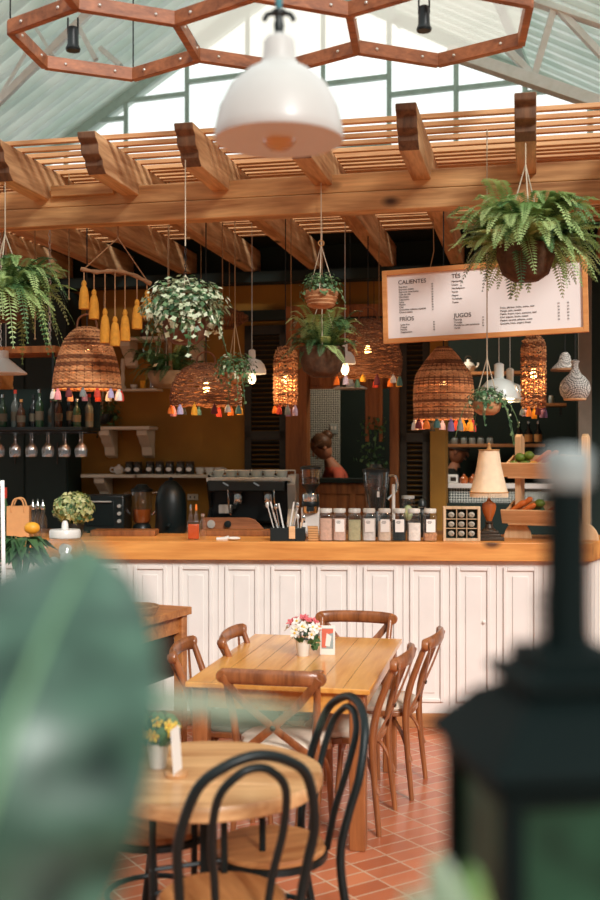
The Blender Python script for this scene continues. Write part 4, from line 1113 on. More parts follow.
q = MB(); q.prism([(-w/2-.03,.045),(.13,.045),(.05,.125),(0,.14),(-w/2-.03,.14)], -.245, -.215, Matrix(((1,0,0,0),(0,0,1,0),(0,1,0,0),(0,0,0,1)))); fp = q.make('wood_front', M['hex'], em, bevel=.004)
q = MB(); q.lathe([(.03,0),(.032,.01),(0,.011)], 20, M=Matrix.Translation((-.29,-.245,.09)) @ Matrix.Rotation(PI/2,4,'X')); q.make('pressure_gauge', M['steel'], fp)
q = MB(); q.lathe([(.028,0),(.026,.03),(0,.032)], 20, M=Matrix.Translation((-.16,-.245,.09)) @ Matrix.Rotation(PI/2,4,'X')); q.make('steam_knob', M['blackplastic'], fp)
for x in (-.10, .14):
    q = MB(); q.lathe([(.035,.24),(.04,.26),(.04,.32),(.032,.345)], 18, (x,-.1,0)); g_ = q.make('group_head', M['chrome'], em)
    q = MB(); q.tube([(x,-.12,.245),(x-.01,-.27,.225)], [.014,.018], 8); q.make('portafilter_handle', M['blackplastic'], g_)
for x in (-.16, .2):
    q = MB(); q.tube(smoothpath([(x,-.2,.36),(x,-.25,.34),(x+.01,-.24,.2),(x+.02,-.22,.16)], 5), .006, 7); q.make('steam_wand', M['chrome'], em)
q = MB()
for x in (-.18, .06): q.box((x,-.225,.4), (.05,.01,.012), ry=R(30))
q.make('switches', M['chrome'], em)
q = MB(); 
for y, zr_ in ((-.2,.446), (.2,.50)): q.tube([(-w/2,y,zr_),(w/2,y,zr_)], .006, 7)
for x in (-w/2, w/2):
    for y, zr_ in ((-.2,.446), (.2,.50)): q.tube([(x,y,.42),(x,y,zr_)], .006, 7)
q.box((0,0,.432), (w,.42,.008)); q.make('cup_rail', M['steel'], em)
q = MB(); q.box((-.2,-.1,.2), (.1,.06,.07)); q.make('display_box', M['steel'], em, bevel=.004)
def cup(label, loc, m, rz, group, s=1):
    t = thing('coffee_cup', label, 'cup', loc, rz, group)
    MB().lathe([(.022*s,0),(.03*s,.004),(.04*s,.03*s),(.043*s,.062*s),(.04*s,.062*s),(.036*s,.03*s),(0,.008)], 22).make('cup_body', m, t)
    q = MB(); q.tube(smoothpath([(.04*s,0,.05*s),(.062*s,0,.05*s),(.064*s,0,.028*s),(.036*s,0,.02*s)], 5), .005*s, 7); q.make('handle', m, t)
    return t
for i in range(6):
    x = -.25+i*.1
    w_ = Matrix.Translation(em.location) @ Matrix.Rotation(-R(4), 4, 'Z') @ Vector((x, -.12, .437))
    cup('grey blue coffee cup on top of the espresso machine, %s from the left' % ORD[i], w_, M['blueceramic'], PI+.3*(i % 2), 'cups on the espresso machine', 1.05)

# dark appliances on the back counter
t = thing('toaster_oven', 'black toaster oven behind the bar at left', 'oven', on_back(108, 8.75), -R(4))
q = MB(); q.box((0,0,.16), (.33,.3,.29)); q.make('oven_body', M['blackplastic'], t, bevel=.01)
q = MB(); q.box((-.03,-.153,.16), (.23,.008,.2)); q.make('oven_door', M['black'], t, bevel=.004)
q = MB(); q.tube([(-.13,-.175,.255),(.07,-.175,.255)], .007, 8); q.make('door_handle', M['steel'], t)
q = MB(); [q.lathe([(.016,0),(.014,.02),(0,.021)], 14, M=Matrix.Translation((.13,-.152,z)) @ Matrix.Rotation(PI/2,4,'X')) for z in (.1,.16,.22)]; q.make('dials', M['steel'], t)
q = MB(); [q.lathe([(.012,0),(.015,.02)], 10, (x,y,0)) for x in (-.13,.13) for y in (-.11,.11)]; q.make('feet', M['blackplastic'], t)
t = thing('juice_blender', 'glass jug blender half filled with amber juice behind the bar', 'blender', on_back(142, 8.7), R(15))
q = MB(); q.lathe([(.075,0),(.08,.015),(.07,.06),(.055,.075)], 20); q.make('motor_base', M['blackplastic'], t)
q = MB(); q.lathe([(.055,.075),(.075,.1),(.09,.3),(.085,.34)], 22, cap=False); q.make('jug', M['glass'], t)
q = MB(); q.lathe([(.05,.08),(.068,.1),(.074,.19),(0,.19)], 20); q.make('juice', M['amberwood'], t)
q = MB(); q.lathe([(.088,.33),(.09,.35),(.06,.365),(.04,.39),(0,.392)], 20); q.make('lid', M['blackplastic'], t)
for s_ in (-1, 1):
    q = MB(); q.tube(smoothpath([(s_*.085,0,.32),(s_*.13,0,.31),(s_*.13,0,.2),(s_*.08,0,.14)], 5), .01, 8); q.make('handle', M['chrome'] if s_ > 0 else M['glass'], t)
t = thing('water_urn', 'black rounded water urn standing left of the orange drink', 'urn', on_back(171, 8.6), 0)
MB().lathe([(.11,0),(.125,.02),(.125,.24),(.115,.32),(.085,.38),(.04,.42),(0,.43)], 28).make('urn_body', M['blackplastic'], t)
q = MB(); q.lathe([(.015,.425),(.02,.44),(0,.455)], 14); q.make('lid_knob', M['blackplastic'], t); q = MB(); q.bar((0,-.12,.08),(0,-.18,.075),.02,.02); q.make('tap', M['black'], t, bevel=.004)

# wall shelves
def shelf(label, p0, p1, py, depth, br, bh, th=.03):
    u0, u1 = BU(p0), BU(p1); z = BZ((p0+p1)/2, py); w = u1-u0
    t = thing('wall_shelf', label, 'shelf', UV((u0+u1)/2, VB-depth/2, z), -A, 'cream wall shelves')
    q = MB(); q.box((0,0,-th/2), (w, depth, th)); q.make('board', M['shelfpaint'], t, bevel=.003)
    for b_ in br:
        x = BU(b_)-(u0+u1)/2; hh = bh
        q = MB(); pr = [(depth/2-.001,-th),(-depth*.42,-th),(-depth*.40,-th-.05),(-depth*.2,-th-.08),(-depth*.12,-th-hh*.45),(depth*.12,-th-hh*.6),(depth*.2,-th-hh*.9),(depth/2-.001,-th-hh)]
        q.prism(pr, x-.05, x+.05, Matrix(((0,0,1,0),(1,0,0,0),(0,1,0,0),(0,0,0,1)))); q.make('bracket', M['shelfpaint'], t, bevel=.005)
    return t, z
def on_shelf(px, z, dep=.1): 
    return UV(BU(px), VB-dep, z)
s1, z1 = shelf('upper cream shelf with scrolled brackets behind the fern bowl', 118, 206, 339, .24, (133, 199), .24)
s2, z2 = shelf('short cream shelf on two scrolled brackets on the ochre wall', 102, 158, 427, .24, (113, 150), .26)
s3, z3 = shelf('long cream shelf carrying the row of small jars, left part', 91, 144, 474, .24, (108,), .22)
s4, z4 = shelf('long cream shelf carrying the row of small jars, right part', 146, 232, 474, .24, (222,), .12)
s5, z5 = shelf('narrow cream ledge under the upper shelf', 124, 163, 389.5, .16, (), .1, .022)
t = thing('teapot', 'small white teapot at the left end of the jar shelf', 'teapot', on_shelf(123, z3), 0)
MB().lathe([(.025,0),(.045,.02),(.05,.045),(.035,.07),(.015,.078),(.012,.09),(0,.092)], 20).make('body', M['ceramic'], t); q = MB(); q.tube(smoothpath([(.045,0,.03),(.075,0,.05),(.08,0,.075)], 4), .008, 7); q.make('spout', M['ceramic'], t)
q = MB(); q.tube(smoothpath([(-.04,0,.06),(-.075,0,.055),(-.075,0,.03),(-.045,0,.02)], 4), .006, 7); q.make('handle', M['ceramic'], t)
for i, px in enumerate((133.5, 142, 154, 163.5, 173.5, 184, 193.5)):
    t = thing('small_jar', 'small dark lidded jar with white label on the shelf, %s from the left' % ORD[i], 'jar', on_shelf(px, z3 if px < 145 else z4), -A, 'small jars on the long shelf')
    MB().lathe([(.036,0),(.04,.008),(.04,.085),(.034,.095)], 18).make('glass_body', plain('dark_jar', (52,50,44), .25) if i == 0 else bpy.data.materials['dark_jar'], t)
    MB().lathe([(.037,.093),(.038,.115),(0,.118)], 18).make('lid', M['bronze'], t)
    q = MB(); q.lathe([(0,.001),(.026,.0)], 18, cap=False, M=Matrix.Translation((0,-.041,.045)) @ Matrix.Rotation(PI/2,4,'X') @ Matrix.Diagonal((1,.75,1,1))); q.make('label', M['paper'], t)
for i, px in enumerate((203.5, 213, 222.5)):
    cup('white coffee cup at the right end of the jar shelf, %s of three' % ('left','middle','right')[i], on_shelf(px, z4), M['ceramic'], .4, 'white cups on the jar shelf', 1.0)
# ornaments on the shelves
for nm, lb, px, z, m, prf in (('vase', 'teal glass vase on the upper shelf, right end', 190, z1, 't_teal', [(.03,0),(.036,.03),(.03,.08),(.014,.11),(.016,.13)]), ('vase', 'dark clay vase on the upper shelf, below the ivy', 148, z1, 'terracotta', [(.03,0),(.045,.04),(.04,.1),(.02,.13),(.024,.15)]), ('candlestick', 'tall cream candlestick left of the narrow ledge', 126, z5, 'shelfpaint', [(.03,0),(.03,.02),(.014,.04),(.02,.1),(.014,.16),(.02,.2),(.016,.28),(0,.285)]), ('spice_tin', 'small yellow tin on the narrow ledge', 146, z5, 't_amber', [(.024,0),(.026,.004),(.026,.07),(.024,.075),(0,.075)]), ('cup_bowl', 'small white bowl on the narrow ledge', 137, z5, 'ceramic', [(.015,0),(.03,.02),(.033,.04),(.03,.04),(0,.01)]), ('glass_tumbler', 'short clear tumbler at the right end of the narrow ledge', 155, z5, 'glass', [(.022,0),(.026,.07),(.024,.07),(.02,.005),(0,.005)])):
    o = MB().lathe(prf, 20).make(nm if nm != 'cup_bowl' else 'bowl', M[m], loc=on_shelf(px, z, .08)); tag(o, lb, nm.split('_')[-1])
t = bush('trailing_plant', 'dark leafy plant trailing below the left wicker lamp', on_shelf(110, BZ(110, 424), .14), .07, .09, 200, .16, .14, .04, ('ferndark','ivydark'), (2,1), M['blackplastic'], 3.3, 61, .3, 8, group=None, hoff=.2)
for px, py, lb in ((193,497,'white wall socket above the counter, left of two'), (214.5,497,'white wall socket above the counter, right of two')):
    t = thing('wall_socket', lb, 'socket', UV(BU(px), VB-.008, BZ(px, py)), -A, 'wall sockets on the ochre wall')
    q = MB(); q.box((0,0,0), (.1,.016,.055)); q.make('plate', M['shelfpaint'], t, bevel=.004); q = MB(); [q.box((x,-.009,0), (.012,.004,.02)) for x in (-.02,.02)]; q.make('slots', M['ink'], t)

# hanging bar rack with bottles and glasses
RD = 7.75
rk = thing('hanging_bar_rack', 'dark hanging rack above the left bar end, full of bottles and glasses', 'rack', P(30, 431, RD), -A)
zr = P(30, 431, RD).z; zup = P(30, 352, 7.75).z-zr
q = MB(); q.box((-.12,0,zup), (.78,.34,.05)); q.make('top_board', M['jamb'], rk, bevel=.004)
q = MB(); q.box((-.03,0,.012), (1.0,.34,.025)); q.make('bottle_shelf', M['blackplastic'], rk, bevel=.003)
q = MB(); q.box((-.03,.16,.16), (1.0,.012,.30)); q.make('back_board', M['darkwall'], rk)
q = MB()
for y in (-.12,-.04,.04,.12): q.box((-.03,y,-.012), (.98,.012,.014))
q.make('glass_rails', M['blackplastic'], rk)
for x in (-.48, .25):
    for y in (-.15, .15):
        q = MB(); q.bar((x,y,0),(x,y,zup),.016,.016); q.make('upright', M['blackplastic'], rk)
for x in (-.18, .2):
    q = MB(); z = zup+.03; k = 0
    while z+zr < 3.6:
        pts = [Vector((.009*math.cos(a), 0, .017*math.sin(a)+z)) for a in [i*PI/4 for i in range(8)]]
        if k % 2: pts = [Vector((0, v.x, v.z)) for v in pts]
        q.tube([v+Vector((x,-.1,0)) for v in pts], .003, 5, closed=True); z += .028; k += 1
    q.make('chain', M['steel'], rk)
RKM = Matrix.Translation(rk.location) @ Matrix.Rotation(-A, 4, 'Z')
gl = {}
for cname, col in (('green',(40,66,44)),('clear',(96,104,98)),('brown',(74,48,30)),('black',(26,30,30))): gl[cname] = plain('bottle_'+cname, col, .15)
def bottle(colr, label, loc, h, r, cap):
    t = thing('spirit_bottle', label, 'bottle', loc, 0, 'bottles on the hanging rack')
    MB().lathe([(r*.9,0),(r,.008),(r,h*.56),(r*.8,h*.64),(r*.34,h*.74),(r*.32,h*.93)], 16).make('bottle_body', gl[colr], t)
    MB().lathe([(r*.38,h*.9),(r*.38,h),(0,h)], 12).make('cap', cap, t)
    q = MB(); q.lathe([(r*1.01,h*.18),(r*1.01,h*.42)], 16, cap=False); q.make('label', M['brownlabel'], t)
    return t
cs = list(gl)
for i in range(14):
    cn = cs[i % 4]
    bottle(cn, '%s glass spirit bottle on the hanging rack, %s from the right' % (cn, ORD[13-i]), RKM @ Vector((-.46+i*.071, -.07+.05*(i % 2), .025)), .20+.035*((i*7) % 3), .03, (M['chrome'], M['t_red'], M['fringe'], M['blackplastic'])[i % 4])
wg = thing('wine_glass', 'x', 'wine glass', (0,0,0), 0, 'wine glasses hanging under the bar rack')
MB().lathe([(.034,0),(.034,-.003),(.004,-.008),(.0035,-.07),(.012,-.082),(.032,-.105),(.037,-.13),(.031,-.17),(.029,-.17),(.034,-.13),(.03,-.106),(.01,-.085),(.0,-.083)], 20, cap=False).make('glass_bowl', M['crystal'], wg)
MB().lathe([(.030,-.169),(.032,-.171),(.030,-.173),(.029,-.171)], 20, cap=False).make('rim', M['chrome'], wg)
for i in range(16):
    loc = RKM @ Vector((-.49+i*.063, -.12 if i % 2 else -.02, -.012))
    lb = 'upside down wine glass under the bar rack, %s from the right' % ORD[15-i]
    if i == 0: wg.location = loc; wg['label'] = lb
    else: dup(wg, loc, random.uniform(0,1), lb)
cr = thing('wooden_crate', 'orange wooden crate at the far left behind the white flat lamp', 'crate', P(-6, 415, 8.35), -A)
q = MB()
for z in (.05, .18, .31): q.box((0,-.1,z), (.22,.012,.09)); q.box((0,.1,z), (.22,.012,.09))
q.make('slat_sides', M['frame'], cr, bevel=.003); q = MB(); q.box((0,0,.006), (.22,.2,.012)); [q.box((x,0,.18), (.012,.19,.35)) for x in (-.105,.105)]; q.make('crate_ends', M['frame'], cr, bevel=.003)
hang_cord(cr, [[(-.1,0,.3),(-.1,0,3.6-cr.location.z)],[(.1,0,.3),(.1,0,3.6-cr.location.z)]], .004, M['steel'], 'chain')
# dark back bar cabinet at left
cb = thing('back_bar_cabinet', 'tall dark cabinet against the back wall at far left', 'cabinet', UV((BU(-40)+BU(82))/2, VB-.16, .12), -A)
w = BU(82)-BU(-40); h = 3.18
MB().box((0,0,h/2), (w,.3,h)).make('carcass', M['darkwall'], cb, bevel=.004)
for k in range(3):
    x = -w/2+(k+.5)*w/3; q = MB(); q.box((x,-.155,h/2), (w/3-.02,.02,h-.06)); dr = q.make('door', M['soffit'], cb, bevel=.004)
    q = MB(); q.tube([(x+.12,-.18,1.6),(x+.12,-.18,1.8)], .006, 7); q.make('door_handle', M['bronze'], dr)

# kitchen hatch: shelves with jars, tiled ledge, kettles
def kshelf(label, p0, p1, py, v):
    d = 10.3; z = EYE-(py-HZ)/FPX*d
    a = toUV(P(p0, HZ, d)); b = toUV(P(p1, HZ, d))
    t = thing('kitchen_shelf', label, 'shelf', UV((a[0]+b[0])/2, v, z), -A, 'kitchen shelves seen through the hatch')
    MB().box((0,0,-.015), (b[0]-a[0], .22, .03)).make('board', M['plinth'], t, bevel=.003)
    q = MB(); [q.box((x,.09,-.07), (.02,.02,.08)) for x in (-(b[0]-a[0])/2+.05, (b[0]-a[0])/2-.05)]; q.make('brackets', M['blackplastic'], t)
    return z
VK = VB+1.0
K1 = kshelf('upper kitchen shelf with the white teapot', 440, 545, 372, VK)
K2 = kshelf('lower kitchen shelf with little jars, left of the produce stand', 440, 545, 444, VK)
K3 = kshelf('short kitchen shelf between the slim wicker lamp and gourd lamp', 540, 566, 404, VK)
def kpos(px, z): 
    a = toUV(P(px, HZ, 10.3)); return UV(a[0], VK-.02, z)
t = thing('teapot', 'white teapot on the upper kitchen shelf', 'teapot', kpos(468, K1), 0)
MB().lathe([(.04,0),(.06,.02),(.065,.06),(.045,.09),(.02,.1),(.014,.125),(0,.127)], 20).make('body', M['ceramic'], t); q = MB(); q.tube(smoothpath([(.055,0,.04),(.09,0,.06),(.1,0,.09)], 4), .009, 7); q.make('spout', M['ceramic'], t)
q = MB(); q.tube(smoothpath([(-.03,0,.1),(-.02,0,.15),(.02,0,.15),(.03,0,.1)], 4), .006, 7); q.make('handle', M['bronze'], t)
for i, px in enumerate((454, 463.5, 472, 480.5, 490)):
    t = thing('small_jar', 'little grey jar on the lower kitchen shelf, %s from the left' % ORD[i], 'jar', kpos(px, K2), 0, 'little jars on the kitchen shelf')
    MB().lathe([(.025,0),(.03,.008),(.03,.05),(.022,.06)], 16).make('jar_body', M['blueceramic'], t); MB().lathe([(.024,.058),(.024,.072),(0,.074)], 16).make('lid', M['bronze'], t)
K4 = K2
for i, px in enumerate((541, 552, 563)):
    pass
for i, px in enumerate((519, 528.5, 538)):
    t = thing('syrup_bottle', 'dark bottle with amber label behind the produce stand, %s of three' % ('left','middle','right')[i], 'bottle', kpos(px, K2), -A, 'labelled bottles behind the produce stand')
    MB().lathe([(.034,0),(.037,.01),(.037,.11),(.016,.15),(.015,.2)], 18).make('bottle_body', gl['black'], t); MB().lathe([(.0375,.02),(.0375,.09)], 18, cap=False).make('label', M['fringe'], t); MB().lathe([(.018,.19),(.018,.215),(0,.216)], 14).make('cap', M['chrome'], t)
for i, px in enumerate((543, 551)):
    t = thing('small_jar', 'little white topped jar on the short kitchen shelf, %s' % ('left','right')[i], 'jar', kpos(px, K3), 0, 'jars on the short kitchen shelf')
    MB().lathe([(.022,0),(.026,.008),(.026,.05),(.02,.06)], 16).make('jar_body', M['blueceramic'], t); MB().lathe([(.021,.058),(.021,.075),(0,.077)], 16).make('lid', M['ceramic'], t)
ZL = EYE-(483-HZ)/FPX*9.85
kl = thing('kitchen_ledge', 'patterned tile ledge with pale top inside the kitchen hatch', 'counter', UV((BU(447)+BU(577))/2, VB+.35, 1.38), -A)
q = MB(); q.box((0,0,ZL-1.38-.02), (1.12,.3,.04)); q.make('ledge_top', M['whitepaint'], kl, bevel=.004); q = MB(); q.box((0,.02,(ZL-1.38-.04)/2), (1.1,.24,ZL-1.38-.04)); q.make('tiled_front', M['patterned'], kl)
def lpos(px, z=ZL): 
    a = toUV(P(px, HZ, 9.85)); return UV(a[0], VB+.33, z)
t = thing('scale_box', 'small white kitchen scale on the hatch ledge', 'scale', lpos(453.5), -A); q = MB(); q.box((0,0,.04), (.1,.1,.08)); q.make('scale_body', M['ceramic'], t, bevel=.012); q = MB(); q.box((.01,-.052,.04), (.05,.004,.035)); q.make('dial', M['bronze'], t)
for i, px in enumerate((465, 474)):
    t = thing('copper_pot', 'small copper brown pot on the hatch ledge, %s' % ('nearer the scale','right')[i], 'pot', lpos(px), 0, 'copper pots on the hatch ledge'); MB().lathe([(.03,0),(.04,.02),(.038,.05),(.014,.07),(.01,.085),(0,.086)], 18).make('pot_body', M['amberwood'], t)
    q = MB(); q.tube(smoothpath([(.036,0,.05),(.06,0,.045),(.038,0,.02)], 4), .004, 6); q.make('handle', M['bronze'], t)
# doorway: half counter, patterned wall strip, hanging wood frame
kt = thing('added_kitchen_light', 'added unseen lamp lighting the kitchen behind the hatch and doorway', 'lamp', UV(BU(420), VB+.45, 3.3), 0)  # unseen lamp, added to brighten the kitchen people and doorway
MB().lathe([(.06,0),(.09,.02),(.06,.09),(.02,.10),(0,.10)], 20).make('lamp_shade', M['enamel'], kt); q = MB(); q.ball((0,0,-.01), .035); q.make('bulb', M['bulbwhite'], kt)
li = bpy.data.lights.new('bulb_light', 'POINT'); li.energy = 42; li.color = (1,.86,.68); li.shadow_soft_size = .06
lo = bpy.data.objects.new('bulb_light', li); COL.objects.link(lo); lo.parent = kt; lo.location = (0,0,-.12)
hc = thing('kitchen_half_counter', 'low brown wooden counter closing off the kitchen doorway', 'counter', UV((BU(311)+BU(370))/2, VB+.2, .12), -A)
zt2 = EYE-(478-HZ)/FPX*9.9-.12; w = BU(370)-BU(311)
q = MB(); q.box((0,0,zt2-.02), (w+.04,.3,.04)); q.make('top', M['soffit'], hc, bevel=.004); q = MB(); q.box((0,.02,zt2/2-.02), (w,.24,zt2-.04)); q.make('front', M['jamb'], hc)
q = MB(); [q.box((x,-.105,zt2/2), (.05,.02,zt2-.1)) for x in (-w/2+.03,w*.18,w/2-.03)]; q.box((0,-.105,zt2-.09), (w,.02,.1)); q.box((0,-.105,zt2-.32), (w,.02,.04)); q.make('panel_rails', M['jamb'], hc, bevel=.003)
a = toUV(P(308, HZ, 10.7)); b = toUV(P(331, HZ, 10.7))
o = MB().box((0,0,1.5), (b[0]-a[0]+.1,.04,3.0)).make('wall_patterned', M['patterned'], loc=UV((a[0]+b[0])/2-.05, VB+1.55, .12), rz=-A); structure(o)
t = thing('light_switch', 'grey light switch panel on the patterned wall strip', 'switch', UV((a[0]+b[0])/2+.05, VB+1.52, EYE+.24), -A); q = MB(); q.box((0,0,0), (.08,.016,.1)); q.make('plate', M['blueceramic'], t, bevel=.004); q = MB(); [q.box((x,-.01,.01), (.02,.008,.04)) for x in (-.018,.018)]; q.make('rockers', M['paper'], t)
wf_ = thing('hanging_wood_frame', 'worn wooden frame with trailing plant in the dark doorway', 'frame', P(374, 440, 9.4), -A)
q = MB(); [q.box((x,0,.26), (.03,.03,.55)) for x in (-.06,.06)]; q.box((0,0,.30), (.10,.014,.42)); q.make('boards', M['jamb'], wf_, bevel=.004)
random.seed(70); q = MB()
for i in range(90): leaf_quad(q, Vector((random.gauss(0,.06), -.03+random.uniform(-.03,.02), random.uniform(-.25,.2))), sphere_dir(), .045, random.uniform(0,6), 0)
q.tube([(0,-.02,.2),(.02,-.03,0),(-.01,-.03,-.25)], .004, 5); q.make('trailing_leaves', M['ferndark'], wf_, sharp=0)
hang_cord(wf_, [[(0,0,.53),(0,0,3.6-wf_.location.z)]], .003, M['darkcord'])
# ------------------------------------------------------------------ dining table
TB = R(11.5)
dt = thing('dining_table', 'honey coloured rectangular wooden dining table with square legs', 'table', (.0245, 5.66, 0), -TB)
q = MB(); q.box((0,0,.7375), (.875,1.37,.025)); q.make('tabletop', M['table'], dt, bevel=.004)
q = MB()
for k in range(1, 7): q.box((-.4375+k*.125,0,.7503), (.0015,1.366,.0006))
q.make('plank_seams', M['hair'], dt)
q = MB()
for x in (-.385, .385): q.box((x,0,.675), (.022,1.22,.1))
for y in (-.635, .635): q.box((0,y,.675), (.72,.022,.1))
q.make('apron', M['table'], dt, bevel=.003)
for x in (-.375, .375):
    for y in (-.62, .62):
        q = MB(); q.box((x,y,.3625), (.075,.075,.725)); q.make('leg', M['chair'], dt, bevel=.006)
TBM = Matrix.Translation(dt.location) @ Matrix.Rotation(-TB, 4, 'Z')

# ------------------------------------------------------------------ cross back chairs
def cross_chair(label, cushion, loc, rz):
    t = thing('cross_back_chair', label, 'chair', loc, rz, 'cross back chairs at the dining table')
    q = MB(); sp = []
    for k in range(40):
        a = 2*PI*k/40; c_, s_ = math.cos(a), math.sin(a); n = 3.2
        rr = 1/((abs(c_)**n+abs(s_)**n)**(1/n)); w = .205+(.015 if s_ > 0 else -.012)
        sp.append((rr*c_*w, rr*s_*.2))
    q.prism(sp, .425, .455); q.make('seat', M['chair'], t, bevel=.006)
    q = MB(); rings = [(.97,.455),(1.0,.465),(.99,.48),(.9,.492),(.5,.497)]
    vs = [(x*f*.96, y*f*.96, z) for f, z in rings for x, y in sp]; n = 40
    q.add(vs, [(a*n+k, a*n+(k+1) % n, a*n+n+(k+1) % n, a*n+n+k) for a in range(4) for k in range(n)]+[tuple(4*n+k for k in range(n)), tuple(range(n-1, -1, -1))]); q.make('cushion', cushion, t)
    for s in (-1, 1):
        q = MB(); pts = smoothpath([(s*.2,-.215,0),(s*.19,-.19,.25),(s*.185,-.18,.44),(s*.19,-.2,.58),(s*.203,-.25,.72),(s*.21,-.295,.835)], 5)
        q.tube(pts, [.013+.006*min(1, i/10) if i < 14 else .019-.004*(i-14)/12 for i in range(len(pts))], 10); q.make('back_post', M['chair'], t)
        q = MB(); q.tube(smoothpath([(s*.185,.16,.43),(s*.19,.17,.25),(s*.2,.19,0)], 5), [.021,.021,.02,.019,.018,.017,.016,.015,.015,.014,.014], 10); q.make('front_leg', M['chair'], t)
        # crossed strips of the back
        q = MB(); q.tube(smoothpath([(s*.222,-.318,.825),(s*.12,-.285,.70),(-s*.01,-.245,.58),(-s*.16,-.19,.45)], 6), .019, 8, flat=.24, flatdir=(0,1,.2)); q.make('cross_strip', M['chair'], t)
        q = MB(); q.tube(smoothpath([(s*.195,-.21,.2),(s*.17,-.16,.33),(s*.11,-.10,.40),(s*.0,-.08,.42)], 5), .011, 8); q.tube(smoothpath([(s*.195,.17,.22),(s*.18,.12,.34),(s*.16,.02,.41)], 5), .011, 8); q.make('curved_brace', M['chair'], t)
    # thick curved top rail with scrolled ends
    q = MB(); pts = smoothpath([(-.232,-.285,.82),(-.15,-.312,.826),(0,-.325,.828),(.15,-.312,.826),(.232,-.285,.82)], 6)
    n = len(pts); prof = []
    q.tube(pts, [.030 if i in (0, n-1) else .036 for i in range(n)], 12, flat=.5, flatdir=(0,1,0))
    tr = q.make('top_rail', M['chair'], t)
    q = MB()
    for s in (-1, 1):
        q = MB(); q.lathe([(.026,-.017),(.03,-.011),(.03,.011),(.026,.017)], 16, M=Matrix.Translation((s*.222,-.292,.822)) @ Matrix.Rotation(PI/2, 4, 'X')); q.make('scroll_end', M['chair'], tr)
    q = MB(); q.ball((0,-.252,.585), .014, (1,.6,1), 10, 6); q.make('cross_boss', M['bronze'], t)
    return t
cross_chair('cross back chair at the near end of the dining table, back to the camera', M['cushioncream'], (-.075, 5.11, 0), -R(11))
cross_chair('cross back chair at the far end of the dining table', M['cushioncream'], (.28, 6.27, 0), PI-R(12))
cross_chair('nearer cross back chair on the right side of the dining table', M['cushioncream'], (.225, 5.39, 0), R(74))
cross_chair('farther cross back chair on the right side of the table, pulled out a little', M['cushioncream'], (.44, 5.93, 0), R(73))
cross_chair('nearer cross back chair on the left side of the dining table, grey cushion', M['cushiongrey'], (-.305, 5.48, 0), -R(97))
cross_chair('farther cross back chair on the left side of the dining table', M['cushioncream'], (-.08, 5.86, 0), -R(101))

# flowers and card on the dining table
p = P(303, 656, 5.72); fl = thing('flower_pot', 'small white pot of pink and white flowers on the dining table', 'plant', (p.x, p.y, .75))
MB().lathe([(.028,0),(.03,.004),(.041,.085),(.042,.09),(.038,.09),(.036,.08),(0,.08)], 24).make('pot', M['ceramic'], fl)
random.seed(90)
def blossom(mb, p, n, r, mat, ctr):
    n = Vector(n).normalized(); a = n.orthogonal().normalized(); b = n.cross(a)
    for k in range(5):
        an = 2*PI*k/5; x = a*math.cos(an)+b*math.sin(an); y = n.cross(x)
        mb.add([p, p+x*r*.55+y*r*.34+n*r*.12, p+x*r+n*r*.25, p+x*r*.55-y*r*.34+n*r*.12], [(0,1,2,3)], mat)
    mb.ball(p+n*r*.12, r*.22, (1,1,1), 7, 5, ctr)
for i in range(38):
    d = sphere_dir(); d.z = abs(d.z)*1.0-.15; d.normalize()
    p2 = Vector((d.x*.088, d.y*.075, .135+d.z*.07)); pk = (d.z > .45 and random.random() < .75) or random.random() < .2
    q = MB(); blossom(q, p2, d+sphere_dir()*.3+Vector((0,-.35,.1)), .03, 0, 1)
    q.make('pink_flower' if pk else 'white_flower', [M['pink'] if pk else M['white_petal'], M['pink'] if pk else M['yellow']], fl)
q = MB()
for i in range(70): d = sphere_dir(); leaf_quad(q, Vector((d.x*.07+.012, d.y*.06, .115+d.z*.05)), d, .035, random.uniform(0,6))
for i in range(26): leaf_quad(q, Vector((.06+random.uniform(-.015,.02), random.uniform(-.03,.02), random.uniform(.04,.12))), sphere_dir(), .034, random.uniform(0,6))
for i in range(14): a = random.uniform(0,6.28); q.tube([(.015*math.cos(a),.015*math.sin(a),.07),(.06*math.cos(a),.05*math.sin(a),.15)], .0018, 4)
q.make('leaves', M['ferndark'], fl, sharp=0)
p = P(327.5, 655, 5.75); cd = thing('menu_card', 'small upright card with a salmon and grey picture beside the flowers', 'card', (p.x, p.y, .75), -R(4))
q = MB(); q.box((0,0,.078), (.08,.012,.156)); q.make('card', M['paper'], cd, bevel=.002)
q = MB(); q.box((0,-.0068,.088), (.062,.001,.108)); pc = q.make('printed_picture', M['blueceramic'], cd)
q = MB(); q.box((-.018,-.0078,.09), (.024,.001,.1)); q.prism([(-.03,.1),(.03,.12),(.03,.14),(-.03,.14)], -.0085, -.0075, Matrix(((1,0,0,0),(0,0,1,0),(0,1,0,0),(0,0,0,1)))); q.make('salmon_shape', M['salmon'], pc)
q = MB(); q.prism([(-.012,.05),(.012,.045),(.022,.1),(-.004,.118)], -.0098, -.0088, Matrix(((1,0,0,0),(0,0,1,0),(0,1,0,0),(0,0,0,1)))); q.make('white_shape', M['paper'], pc)
p = P(320, 671, 5.3); o = MB().lathe([(0,0),(.028,0),(.03,.003),(.028,.006),(0,.006)], 24).make('coaster', M['chair'], loc=(p.x-.01, p.y, .75)); tag(o, 'small round brown coaster lying in front of the flower pot', 'coaster')

